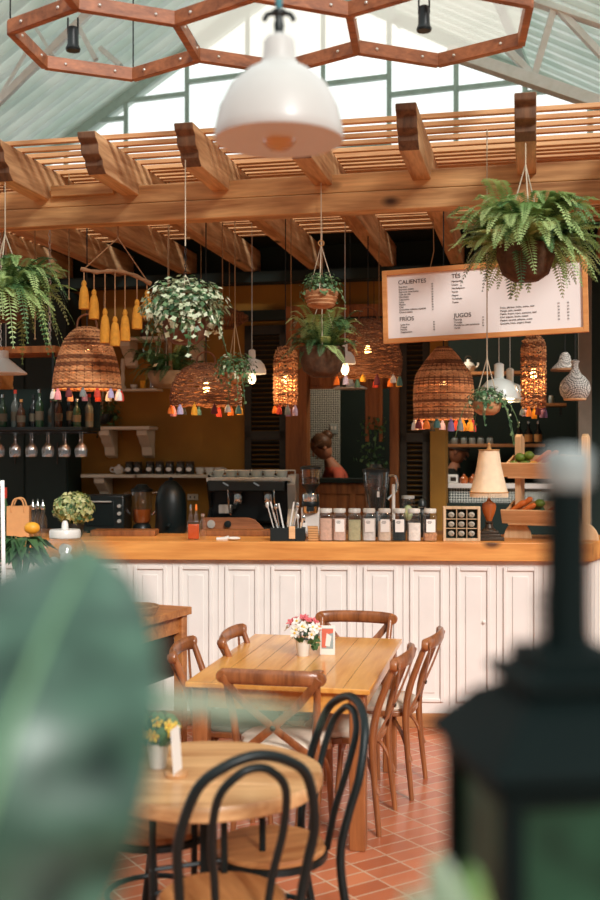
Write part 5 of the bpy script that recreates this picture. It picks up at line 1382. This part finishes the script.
# ------------------------------------------------------------------ round table in front
rt = thing('round_table', 'round live edge wooden table on a black metal pedestal', 'table', (-.31, 3.66, 0))
random.seed(3); q = MB(); n = 72; pr = []
for lv, (f, z) in enumerate(((.975,.70),(.995,.705),(1.0,.728),(.995,.745),(.985,.75))):
    for k in range(n):
        a = 2*PI*k/n; r = .385*f*(1+.008*math.sin(3*a+1)+.006*math.sin(7*a)+.003*math.sin(17*a+lv))
        pr.append((r*math.cos(a), r*math.sin(a), z))
q.add(pr, [(i*n+k, i*n+(k+1) % n, i*n+n+(k+1) % n, i*n+n+k) for i in range(4) for k in range(n)]+[tuple(4*n+k for k in range(n)), tuple(range(n-1, -1, -1))]); q.make('tabletop', M['live'], rt)
q = MB(); q.box((-.02,-.13,.7504), (.6,.008,.0012), rz=-R(6)); q.make('pale_inlay', M['pale'], rt)
q = MB(); q.box((0,0,.36), (.055,.055,.68)); q.make('centre_post', M['black'], rt, bevel=.004)
for k in range(4):
    a = R(20)+k*PI/2; d = Vector((math.cos(a), math.sin(a), 0))
    pts = [d*.04+Vector((0,0,.69)), d*.17+Vector((0,0,.69)), d*.19+Vector((0,0,.66)), d*.2+Vector((0,0,.12)), d*.26+Vector((0,0,.015)), d*.04+Vector((0,0,.015))]
    q = MB(); q.tube(smoothpath(pts, 4), .012, 8); q.make('loop_leg', M['black'], rt)
q = MB()
for z in (.44,.36): q.tube([(-.19,-.07,z),(.19,.07,z)], .009, 8)
q.make('cross_bars', M['black'], rt)
# flower pot and card stand on the round table
p = Vector((-.485, 3.70, .75)); fp_ = thing('flower_pot', 'white pot of small yellow flowers on the round table, behind the big leaf', 'plant', p)
MB().lathe([(.026,0),(.028,.004),(.037,.085),(.034,.085),(.032,.075),(0,.075)], 24).make('pot', M['ceramic'], fp_)
q = MB(); random.seed(33)
for i in range(110): d = sphere_dir(); leaf_quad(q, Vector((d.x*.075, d.y*.06, .13+d.z*.06)), d, .034, random.uniform(0,6))
for i in range(12): a = random.uniform(0,6.28); q.tube([(.01*math.cos(a),.01*math.sin(a),.07),(.05*math.cos(a),.04*math.sin(a),.16)], .0018, 4)
q.make('leaves', M['herb'], fp_, sharp=0)
for i in range(11):
    d = sphere_dir(); d.z = abs(d.z)-.3; q = MB(); blossom(q, Vector((d.x*.075, d.y*.065-.01, .135+d.z*.055)), d+Vector((0,-.5,.2)), .022, 0, 1); q.make('yellow_flower', [M['yellow'], M['t_amber']], fp_)
cs_ = thing('card_stand', 'small white card standing in a round wooden base on the round table', 'card', (-.412, 3.60, .75), R(76))
q = MB(); q.lathe([(.036,0),(.038,.004),(.038,.012),(.035,.016),(0,.016)], 24); q.make('wooden_base', M['live'], cs_)
q = MB(); q.box((0,0,.085), (.075,.003,.15), rx=R(-4)); q.make('card', M['paper'], cs_)

# ------------------------------------------------------------------ black bentwood chairs
def hoop_chair(label, loc, rz):
    t = thing('bentwood_chair', label, 'chair', loc, rz, 'black bentwood chairs at the round table')
    H = .985
    q = MB(); pts = [(-.2,-.27,0),(-.185,-.215,.25),(-.18,-.19,.46),(-.195,-.215,.62),(-.205,-.25,.75),(-.165,-.29,.9),(-.09,-.312,.962),(0,-.318,H)]
    pts = pts+[(-x, y, z) for x, y, z in pts[-2::-1]]
    q.tube(smoothpath(pts, 6), .0155, 10); q.make('outer_hoop', M['black'], t)
    q = MB(); pts = [(-.075,-.185,.455),(-.088,-.21,.6),(-.108,-.245,.74),(-.10,-.285,.87),(-.05,-.305,.932),(0,-.308,.948)]
    pts = pts+[(-x, y, z) for x, y, z in pts[-2::-1]]
    q.tube(smoothpath(pts, 6), .0125, 10); q.make('inner_hoop', M['black'], t)
    q = MB(); q.lathe([(0,.452),(.19,.452),(.196,.458),(.196,.468),(.188,.476),(0,.478)], 44); q.make('seat', M['seatwood'], t)
    q = MB(); q.lathe([(.185,.425),(.203,.43),(.203,.453),(.185,.455)], 44); q.make('seat_ring', M['black'], t)
    for s in (-1, 1):
        q = MB(); q.tube(smoothpath([(s*.135,.12,.43),(s*.15,.15,.22),(s*.175,.19,0)], 5), [.0165]*6+[.015]*5, 10); q.make('front_leg', M['black'], t)
    q = MB(); q.tube([(.165*math.cos(a), .165*math.sin(a)-.012, .21) for a in [2*PI*k/40 for k in range(40)]], .0105, 8, closed=True); q.make('ring_stretcher', M['black'], t)
    return t
hoop_chair('black bentwood chair in front of the round table, round wood seat, back to the camera', (-.24, 3.30, 0), R(22))
hoop_chair('black bentwood chair right of the round table, seat tucked under the top', (-.105, 3.80, 0), R(112)).scale = (1, 1, .955)
hoop_chair('black bentwood chair behind the big leaf at left of the round table', (-.53, 3.96, 0), -R(128))

# ------------------------------------------------------------------ console with tray and drinks jar at left
con = thing('console_table', 'wooden console table standing left near the white bar', 'console', (-1.13, 6.30, 0), -R(24))
q = MB(); q.box((0,0,.875), (.7,.78,.045)); q.make('tabletop', M['console'], con, bevel=.004)
q = MB(); q.box((0,-.33,.80), (.6,.02,.1)); q.box((0,.33,.80), (.6,.02,.1)); q.box((-.3,0,.8), (.02,.64,.1)); q.box((.3,0,.8), (.02,.64,.1)); q.make('apron', M['console'], con)
for x in (-.3,.3):
    for y in (-.34,.34):
        q = MB(); q.box((x,y,.425), (.06,.06,.85)); q.make('leg', M['console'], con, bevel=.005)
q = MB(); q.box((0,0,.62), (.56,.6,.26)); q.make('dark_drawer_box', M['hair'], con, bevel=.004)
CM = Matrix.Translation(con.location) @ Matrix.Rotation(-R(24), 4, 'Z')
w_ = CM @ Vector((.2, .0, .8975)); t = thing('serving_tray', 'round tan wicker tray on the console table', 'tray', w_)
q = MB(); q.lathe([(0,0),(.115,0),(.13,.03),(.135,.045),(.128,.045),(.112,.008),(0,.006)], 36); q.make('tray_body', M['basket'], t)
q = MB(); q.tube([(.132*math.cos(a), .132*math.sin(a), .045) for a in [2*PI*k/36 for k in range(36)]], .006, 6, closed=True); q.make('rim', M['basket'], t)
w_ = P(65, 452, 6.25); t = thing('drinks_dispenser', 'big glass drinks jar with white lid on the console table', 'jar', (w_.x, w_.y, .8975))
MB().lathe([(.10,0),(.115,.01),(.125,.1),(.13,.3),(.12,.39),(.09,.43),(.082,.44)], 32, cap=False).make('glass_body', M['glass'], t)
MB().lathe([(.086,.435),(.09,.44),(.09,.475),(.084,.485),(.02,.49),(.018,.52),(.01,.535),(0,.536)], 32).make('lid', M['ceramic'], t)
q = MB(); random.seed(8)
for i in range(9): q.lathe([(0,0),(.035,.001),(.035,.007),(0,.008)], 16, M=Matrix.Translation((random.uniform(-.07,.07), random.uniform(-.08,.0), random.uniform(.2,.39))) @ Matrix.Rotation(random.uniform(.6,1.8),4,'X') @ Matrix.Rotation(random.uniform(-.8,.8),4,'Y'))
q.make('fruit_slices', M['whitepaint'], t)
w_ = P(20, 530, 6.1); t = thing('leafy_plant', 'dark leafy plant behind the white lidded jar at left', 'plant', (w_.x, 6.12, .8975))
MB().lathe([(.06,0),(.08,.02),(.09,.15),(.085,.16),(.08,.14),(0,.14)], 24).make('pot', M['blackplastic'], t)
q = MB(); random.seed(15)
for i in range(60):
    a = random.uniform(0,6.28); L = random.uniform(.07,.15); d = Vector((math.cos(a), math.sin(a), 0)); z1_ = random.uniform(.34,.46)
    b0 = Vector((0,0,.14)); b1 = d*L*.5+Vector((0,0,z1_)); q.tube([b0, b1], .003, 4)
    sd = Vector((-d.y, d.x, 0)); tip = b1+d*L+Vector((0,0,-.07))
    q.add([b1, b1+d*L*.45+sd*.03+Vector((0,0,.0)), tip, b1+d*L*.45-sd*.03+Vector((0,0,.0))], [(0,1,2),(0,2,3)])
q.make('foliage', M['ferndark'], t, sharp=0)
q = MB(); q.ball(P(32, 528, 6.05)-Vector((w_.x, 6.12, .8975)), .038, (1.2,1,.9)); q.make('lemon_fruit', M['lemon'], t)
# lattice sign stand at far left
ls = thing('lattice_stand', 'white lattice stand leaning at the far left edge', 'stand', (P(4, 560, 5.6).x-.10, 5.6, 0), -R(10))
q = MB()
for s in (-1, 1): q.bar((s*.12+.0,0,0),(s*.06-.02,.12,1.68),.02,.02)
for z in (0.05, 1.66): q.bar((-.13+.05*z,.12*z/1.68,z),(.13-.06*z,.12*z/1.68,z),.02,.02)
q.make('side_rails', M['whitesteel'], ls, bevel=.003)
q = MB(); k = 0
while .08+k*.035 < 1.65:
    z = .08+k*.035; f = z/1.68; q.tube([(-.12+.04*f,.12*f,z),(.12-.08*f,.12*f,z)], .004, 5); k += 1
for i in range(7):
    f0 = -.10+i*.033; q.tube([(f0,0,.05),(f0*.4-.02,.12,1.66)], .004, 5)
q.make('lattice', M['black'], ls)

# ------------------------------------------------------------------ people in the kitchen
def person(label, loc, rz, joints, edges, radii, skin_from, tops, head, hair_build, shirt, H):
    t = thing('person', label, 'person', loc, rz)
    me = bpy.data.meshes.new('tmp'); me.from_pydata(joints, edges, []); o = bpy.data.objects.new('tmp', me); COL.objects.link(o)
    sm = o.modifiers.new('s', 'SKIN'); sb = o.modifiers.new('u', 'SUBSURF'); sb.levels = 2; sb.render_levels = 2
    for i, r in enumerate(radii):
        sv = me.skin_vertices[0].data[i]; sv.radius = r if isinstance(r, tuple) else (r, r); sv.use_root = (i == 0)
    dg = bpy.context.evaluated_depsgraph_get(); dg.update()
    nm = bpy.data.meshes.new_from_object(o.evaluated_get(dg)); bpy.data.objects.remove(o)
    bm = bmesh.new(); bm.from_mesh(nm); hb = MB(); head(hb)
    b0 = len(bm.verts); vs = [bm.verts.new(v) for v in hb.v]
    for f in hb.f:
        try: bm.faces.new([vs[i] for i in f])
        except ValueError: pass
    bm.to_mesh(nm); bm.free(); nm.name = 'body'
    for m_ in (M['skin'], shirt, M['darkcloth']): nm.materials.append(m_)
    for pl__ in nm.polygons:
        pl__.material_index = tops(pl__.center); pl__.use_smooth = True
    b = bpy.data.objects.new('body', nm); COL.objects.link(b); b.parent = t
    q = MB(); hair_build(q); q.make(*hair_name, parent=t)
    t.scale = (H, H, H)
    return t
def face(q, c, yaw, pitch):
    Mh = Matrix.Translation(c) @ Matrix.Rotation(yaw, 4, 'Z') @ Matrix.Rotation(pitch, 4, 'X')
    def at(p): return Mh @ Vector(p)
    q.lathe([(1e-6,-.115),(.035,-.11),(.055,-.085),(.068,-.045),(.076,0),(.078,.04),(.068,.08),(.045,.105),(1e-6,.115)], 20, M=Mh @ Matrix.Diagonal((1,1.2,1,1)), cap=False)
    q.tube([at((0,.088,.015)), at((0,.108,-.02)), at((0,.102,-.032))], [.008,.013,.008], 8)
    for s in (-1,1):
        q.ball(at((s*.03,.083,.012)), .012, (1.2,.7,.8), 8, 6); q.ball(at((s*.078,-.005,-.005)), .024, (.4,.8,1.2), 8, 6)
    q.tube([at((-.022,.083,-.058)), at((0,.09,-.058)), at((.022,.083,-.058))], [.004,.008,.004], 6)
    return Mh
def hand(q, w, d, r=.008):
    d = Vector(d).normalized(); s = d.orthogonal().normalized(); n = d.cross(s); w = Vector(w)
    q.tube([w-d*.02, w+d*.03, w+d*.085], [.024,.034,.036], 10, flat=.5, flatdir=n)
    for i, L in enumerate((.062,.075,.07,.055)):
        b = w+d*.08+s*(-.027+.018*i); q.tube([b, b+d*L*.5+n*.006, b+d*L*.85+n*.022], [r,r*.95,r*.7], 7)
    b = w+d*.025+s*.03; q.tube([b, b+d*.03+s*.022+n*.008, b+d*.06+s*.026+n*.018], [r*1.2,r*1.05,r*.8], 7)
def std(arms, lean=(0,0)):
    lx, ly = lean
    J = [(0,0,.94),(0,0,1.1),(lx*.5,ly*.5,1.28),(lx,ly,1.43),(lx*1.15,ly*1.25,1.51),(lx*1.25,ly*1.5,1.57)]
    E = [(0,1),(1,2),(2,3),(3,4),(4,5)]; Rr = [(.14,.1),(.13,.095),(.15,.1),(.11,.085),.055,.052]
    for s in (-1,1):
        i = len(J); hx, hy, hz = arms[0 if s < 0 else 1]
        J += [(lx+s*.17,ly,1.41),(lx+s*.23,ly+.05,1.16),(hx,hy,hz)]; E += [(3,i),(i,i+1),(i+1,i+2)]; Rr += [.055,.043,.03]
    for s in (-1,1):
        i = len(J); J += [(s*.1,0,.88),(s*.11,.02,.48),(s*.11,-.02,.08),(s*.115,.12,.035)]; E += [(0,i),(i,i+1),(i+1,i+2),(i+2,i+3)]; Rr += [.088,.058,.042,.035]
    return J, E, Rr
# person bending over, salmon shirt
a_ = P(344, 470, 10.6)
J, E, Rr = std([(-.18,.36,1.06),(.2,.36,1.06)], (0,.12))
hc_ = Vector((0,.235,1.655))
def hd(q):
    face(q, hc_, 0, R(-32))
    for s in (-1,1): hand(q, (s*.19,.37,1.05), (0,.7,-.7))
def hr(q):
    Mh = Matrix.Translation(hc_) @ Matrix.Rotation(R(-32), 4, 'X')
    q.ball(Mh @ Vector((0,-.018,.035)), .1, (.92,1.02,.95), 18, 10); q.ball(Mh @ Vector((0,-.10,.065)), .055, (1.1,1,1), 14, 8)
    for k in range(12): q.tube(smoothpath([Mh @ Vector((.085*math.cos(k*.26),.07,.05)), Mh @ Vector((.09*math.cos(k*.26),-.02,.11*math.sin(k*.26)+.02)), Mh @ Vector((.02*math.cos(k*.26),-.1,.07))], 4), .008, 5)
hair_name = ('hair', [M['hairbrown']])
person('person in a salmon shirt bending over work in the kitchen doorway', (a_.x+.02, a_.y, .12), R(105), J, E, Rr, 0,
       lambda c: (0 if c.z > 1.475+.0 or c.y > .33 or (abs(c.x) > .18 and c.z < 1.2 and c.y > .15) else (1 if c.z > .95 else 2)), hd, hr, M['salmon'], 1.06)
a_ = P(448, 470, 10.98)
J, E, Rr = std([(-.2,.3,1.05),(.2,.3,1.05)], (0,.05))
hc2 = Vector((0,.1,1.665))
def hd(q):
    face(q, hc2, 0, R(-12))
    for s in (-1,1): hand(q, (s*.2,.31,1.04), (0,.8,-.6))
def hr(q):
    Mh = Matrix.Translation(hc2) @ Matrix.Rotation(R(-12), 4, 'X')
    q.lathe([(.086,.02),(.092,.03),(.09,.06),(.078,.1),(.05,.125),(1e-6,.132)], 20, M=Mh @ Matrix.Diagonal((1,1.2,1,1)), cap=False)
    q.tube([Mh @ Vector((.088*math.cos(k*PI/10), .105*math.sin(k*PI/10), .028)) for k in range(20)], .011, 6, closed=True)
hair_name = ('cap', [M['greycap']])
person('person in a grey cap looking right behind the kitchen hatch', (a_.x+.0, a_.y, .12), -R(112), J, E, Rr, 0,
       lambda c: (0 if c.z > 1.5 or (c.y > .24) else (1 if c.z > .95 else 2)), hd, hr, M['darkcloth'], 1.03)

# ------------------------------------------------------------------ foreground: big leaf plant and lantern
fg = thing('foliage_plant', 'large glossy dark green leaf plant blurred in the left foreground', 'plant', (-.20, .62, 0))
o_ = Vector((-.20, .62, 0))
MB().lathe([(.10,0),(.12,.02),(.15,.26),(.155,.28),(.14,.28),(.135,.24),(0,.24)], 32).make('pot', M['terracotta'], fg)
MB().lathe([(.136,.25),(0,.255)], 24, cap=False).make('soil', M['soil'], fg)
def big_leaf(name, tip, base, halfw, mat, d0, bend=.02, rough=0, N=22, mid=True, tilt=.35):
    tip = Vector(tip)-o_; base = Vector(base)-o_
    ax = (tip-base); L = ax.length; ax.normalize()
    sd = ax.cross(Vector((0,1,0))).normalized(); nm = sd.cross(ax).normalized()
    if nm.y > 0: nm = -nm
    q = MB(); vs = []; W = 8
    for i in range(N+1):
        t = i/N; w = halfw*(math.sin(PI*min(1, (t*.95+.05)))**.42)*(1-.2*t) if t < 1 else 0.0005
        c = base+ax*(L*t)+nm*(bend*math.sin(PI*t))
        for j in range(-W, W+1):
            f = j/W; rip = .0045*math.sin(t*30-abs(f)*5)*abs(f)
            vs.append(c+sd*(w*f)+nm*(-abs(f)**1.5*w*tilt+rip))
    m_ = 2*W+1
    q.add(vs, [(i*m_+j, i*m_+j+1, (i+1)*m_+j+1, (i+1)*m_+j) for i in range(N) for j in range(2*W)])
    lf = q.make(name, mat, fg, sharp=0)
    if mid:
        q = MB(); q.tube([base+ax*(L*i/N)+nm*(bend*math.sin(PI*i/N)+.002) for i in range(N+1)], [.0032*(1-.8*i/N)+.0006 for i in range(N+1)], 8); q.make('midrib', M['midrib'], lf)
    return base
b_ = big_leaf('leaf_blade', P(92, 543, .76), P(-64, 1010, .62), .096, M['bigleaf'], .65, .06)
q = MB(); q.tube(smoothpath([b_, b_+Vector((-.03,.0,-.25)), Vector((-.02,.0,.6)), Vector((0,0,.25))], 8), .006, 8); q.make('petiole', M['stem'], fg)
b_ = big_leaf('pale_leaf_blade', P(318, 718, .78), P(70, 686, .74), .009, M['palegreen'], .7, .008, mid=False, N=16)
q = MB(); q.tube(smoothpath([b_, b_+Vector((-.04,.0,-.2)), Vector((.03,.02,.6)), Vector((.02,.02,.25))], 8), .003, 8); q.make('petiole', M['stem'], fg)
fg2 = thing('foliage_plant', 'pale leafy plant blurred at the bottom edge, left of the lantern', 'plant', (.13, .70, 0)); o_ = Vector((.13, .70, 0)); fgs = fg; fg = fg2
MB().lathe([(.08,0),(.10,.02),(.12,.22),(.125,.24),(.11,.24),(.105,.2),(0,.2)], 32).make('pot', M['terracotta'], fg)
MB().lathe([(.106,.21),(0,.215)], 24, cap=False).make('soil', M['soil'], fg)
for i, (tp, bs, hw, mt) in enumerate(((P(436,852,.86), P(470,1010,.86), .02, 'palegreen'), (P(405,890,.84), P(470,990,.86), .016, 'palegreen'), (P(470,862,.88), P(480,1010,.88), .018, 'fern'))):
    b_ = big_leaf('leaf_blade', tp, bs, hw, M[mt], .8, .006, N=12)
    q = MB(); q.tube(smoothpath([b_, b_+Vector((0,0,-.15)), Vector((.01*i-.02,0,.6)), Vector((.01*i-.02,0,.2))], 6), .003, 7); q.make('petiole', M['stem'], fg)

LX, LD = P(567, 452, 1.02).x, 1.02
ped = thing('wooden_pedestal', 'tall dark pedestal carrying the lantern in the right foreground', 'pedestal', (LX, LD, 0), R(8))
q = MB(); q.box((0,0,.02), (.30,.30,.04)); q.box((0,0,.64), (.20,.20,1.2)); q.box((0,0,1.26), (.28,.28,.04)); q.make('column', M['lanternmetal'], ped, bevel=.006)
lan = thing('garden_lantern', 'dark green iron lantern with tall top pole, blurred in the right foreground', 'lantern', (LX, LD, 1.28), R(8))
def zz(py): return EYE-(py-HZ)/FPX*LD-1.28
q = MB(); q.box((0,0,.012), (.20,.20,.024))
for x in (-.083,.083):
    for y in (-.083,.083): q.box((x,y,zz(762)/2), (.02,.02,zz(762)))
q.box((0,0,zz(766)), (.19,.19,.014)); q.make('body_frame', M['lanternmetal'], lan, bevel=.003)
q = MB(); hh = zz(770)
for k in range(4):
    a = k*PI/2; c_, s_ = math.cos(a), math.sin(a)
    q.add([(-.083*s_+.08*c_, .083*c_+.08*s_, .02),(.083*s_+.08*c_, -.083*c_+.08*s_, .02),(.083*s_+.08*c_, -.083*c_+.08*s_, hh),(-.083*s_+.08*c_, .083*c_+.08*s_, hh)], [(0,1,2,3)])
q.make('glass_panes', plain('green_reflection_panes', (34,66,48), .5, var=.5, scale=14, spec=.2), lan)  # reflected greenery is painted into the pane colour
def sq_lathe(mb, prof): mb.lathe(prof, 4, M=Matrix.Rotation(PI/4, 4, 'Z') @ Matrix.Diagonal((math.sqrt(2), math.sqrt(2), 1, 1)))
q = MB(); sq_lathe(q, [(.105,zz(752)),(.107,zz(744)),(.070,zz(700)),(.05,zz(688)),(.05,zz(682)),(.060,zz(680)),(.060,zz(668)),(.042,zz(664)),(.042,zz(648)),(.03,zz(646))]); q.make('roof', M['lanternmetal'], lan, bevel=.002)
q = MB(); q.lathe([(.024,zz(650)),(.0205,zz(630)),(.0195,zz(470)),(.0195,zz(462))], 24); q.make('top_pole', M['lanternmetal'], lan)
q = MB(); q.lathe([(.02,zz(488)),(.0225,zz(482)),(.0235,zz(456)),(.021,zz(450)),(.012,zz(447)),(0,zz(446.5))], 24); q.make('pale_cap', plain('pale_grey_metal', (150,162,160), .4), lan)
q = MB(); z = zz(655); k = 0
while z < zz(590):
    pts = [Vector((.004*math.cos(x)-.027, -.004, .007*math.sin(x)+z)) for x in [i*PI/4 for i in range(8)]]
    q.tube(pts, .0014, 5, closed=True); z += .0115
q.make('chain', M['black'], lan)
q = MB(); q.lathe([(.03,.024),(.03,.12),(.004,.122),(.001,.135),(0,.135)], 20); q.make('candle', M['ceramic'], lan)

# ------------------------------------------------------------------ light and camera
W_FRONT, W_BACK, W_TOP, SUN = .2, 1.4, .95, 3.0
w = bpy.data.worlds.new('World'); scene.world = w; w.use_nodes = True
nt = w.node_tree; bg = nt.nodes['Background']
# bright overcast sky behind the gable and overhead, dim hall behind the camera
tc = nt.nodes.new('ShaderNodeTexCoord'); sp_ = nt.nodes.new('ShaderNodeSeparateXYZ'); nt.links.new(tc.outputs['Generated'], sp_.inputs[0])
ry = nt.nodes.new('ShaderNodeMapRange'); ry.interpolation_type = 'SMOOTHSTEP'
ry.inputs['From Min'].default_value = .05; ry.inputs['From Max'].default_value = .6; ry.inputs['To Min'].default_value = W_FRONT; ry.inputs['To Max'].default_value = W_BACK
nt.links.new(sp_.outputs['Y'], ry.inputs['Value'])
rz_ = nt.nodes.new('ShaderNodeMapRange'); rz_.interpolation_type = 'SMOOTHSTEP'
rz_.inputs['From Min'].default_value = .2; rz_.inputs['From Max'].default_value = .6; rz_.inputs['To Min'].default_value = 0; rz_.inputs['To Max'].default_value = W_TOP
nt.links.new(sp_.outputs['Z'], rz_.inputs['Value'])
mx_ = nt.nodes.new('ShaderNodeMath'); mx_.operation = 'MAXIMUM'; nt.links.new(ry.outputs[0], mx_.inputs[0]); nt.links.new(rz_.outputs[0], mx_.inputs[1])
bg.inputs['Color'].default_value = (.955,1,.985,1); nt.links.new(mx_.outputs[0], bg.inputs['Strength'])
sun = bpy.data.lights.new('sun', 'SUN'); sun.energy = SUN; sun.angle = R(13); sun.color = (1,.98,.95)
so = bpy.data.objects.new('sun', sun); COL.objects.link(so)
so.rotation_euler = (Vector((-.40, .92, -.58))).to_track_quat('-Z', 'Y').to_euler()
cam = bpy.data.cameras.new('camera'); co = bpy.data.objects.new('camera', cam); COL.objects.link(co)
co.location = (0, 0, EYE); co.rotation_euler = (R(90), 0, 0)
cam.sensor_fit = 'VERTICAL'; cam.sensor_height = 36; cam.sensor_width = 24; cam.lens = FPX/900*36
cam.shift_y = (HZ-450)/900
cam.clip_start = .05
cam.dof.use_dof = True; cam.dof.focus_distance = 6.6; cam.dof.aperture_fstop = 1.75
scene.camera = co
scene.view_settings.view_transform = 'Standard'; scene.view_settings.look = 'None'; scene.view_settings.exposure = 0; scene.view_settings.gamma = 1
scene.view_settings.use_curve_mapping = False
scene.cycles.use_denoising = True
scene.cycles.max_bounces = 8; scene.cycles.transparent_max_bounces = 16; scene.cycles.diffuse_bounces = 3; scene.cycles.glossy_bounces = 4
scene.cycles.caustics_reflective = False; scene.cycles.caustics_refractive = False; scene.cycles.sample_clamp_indirect = 6
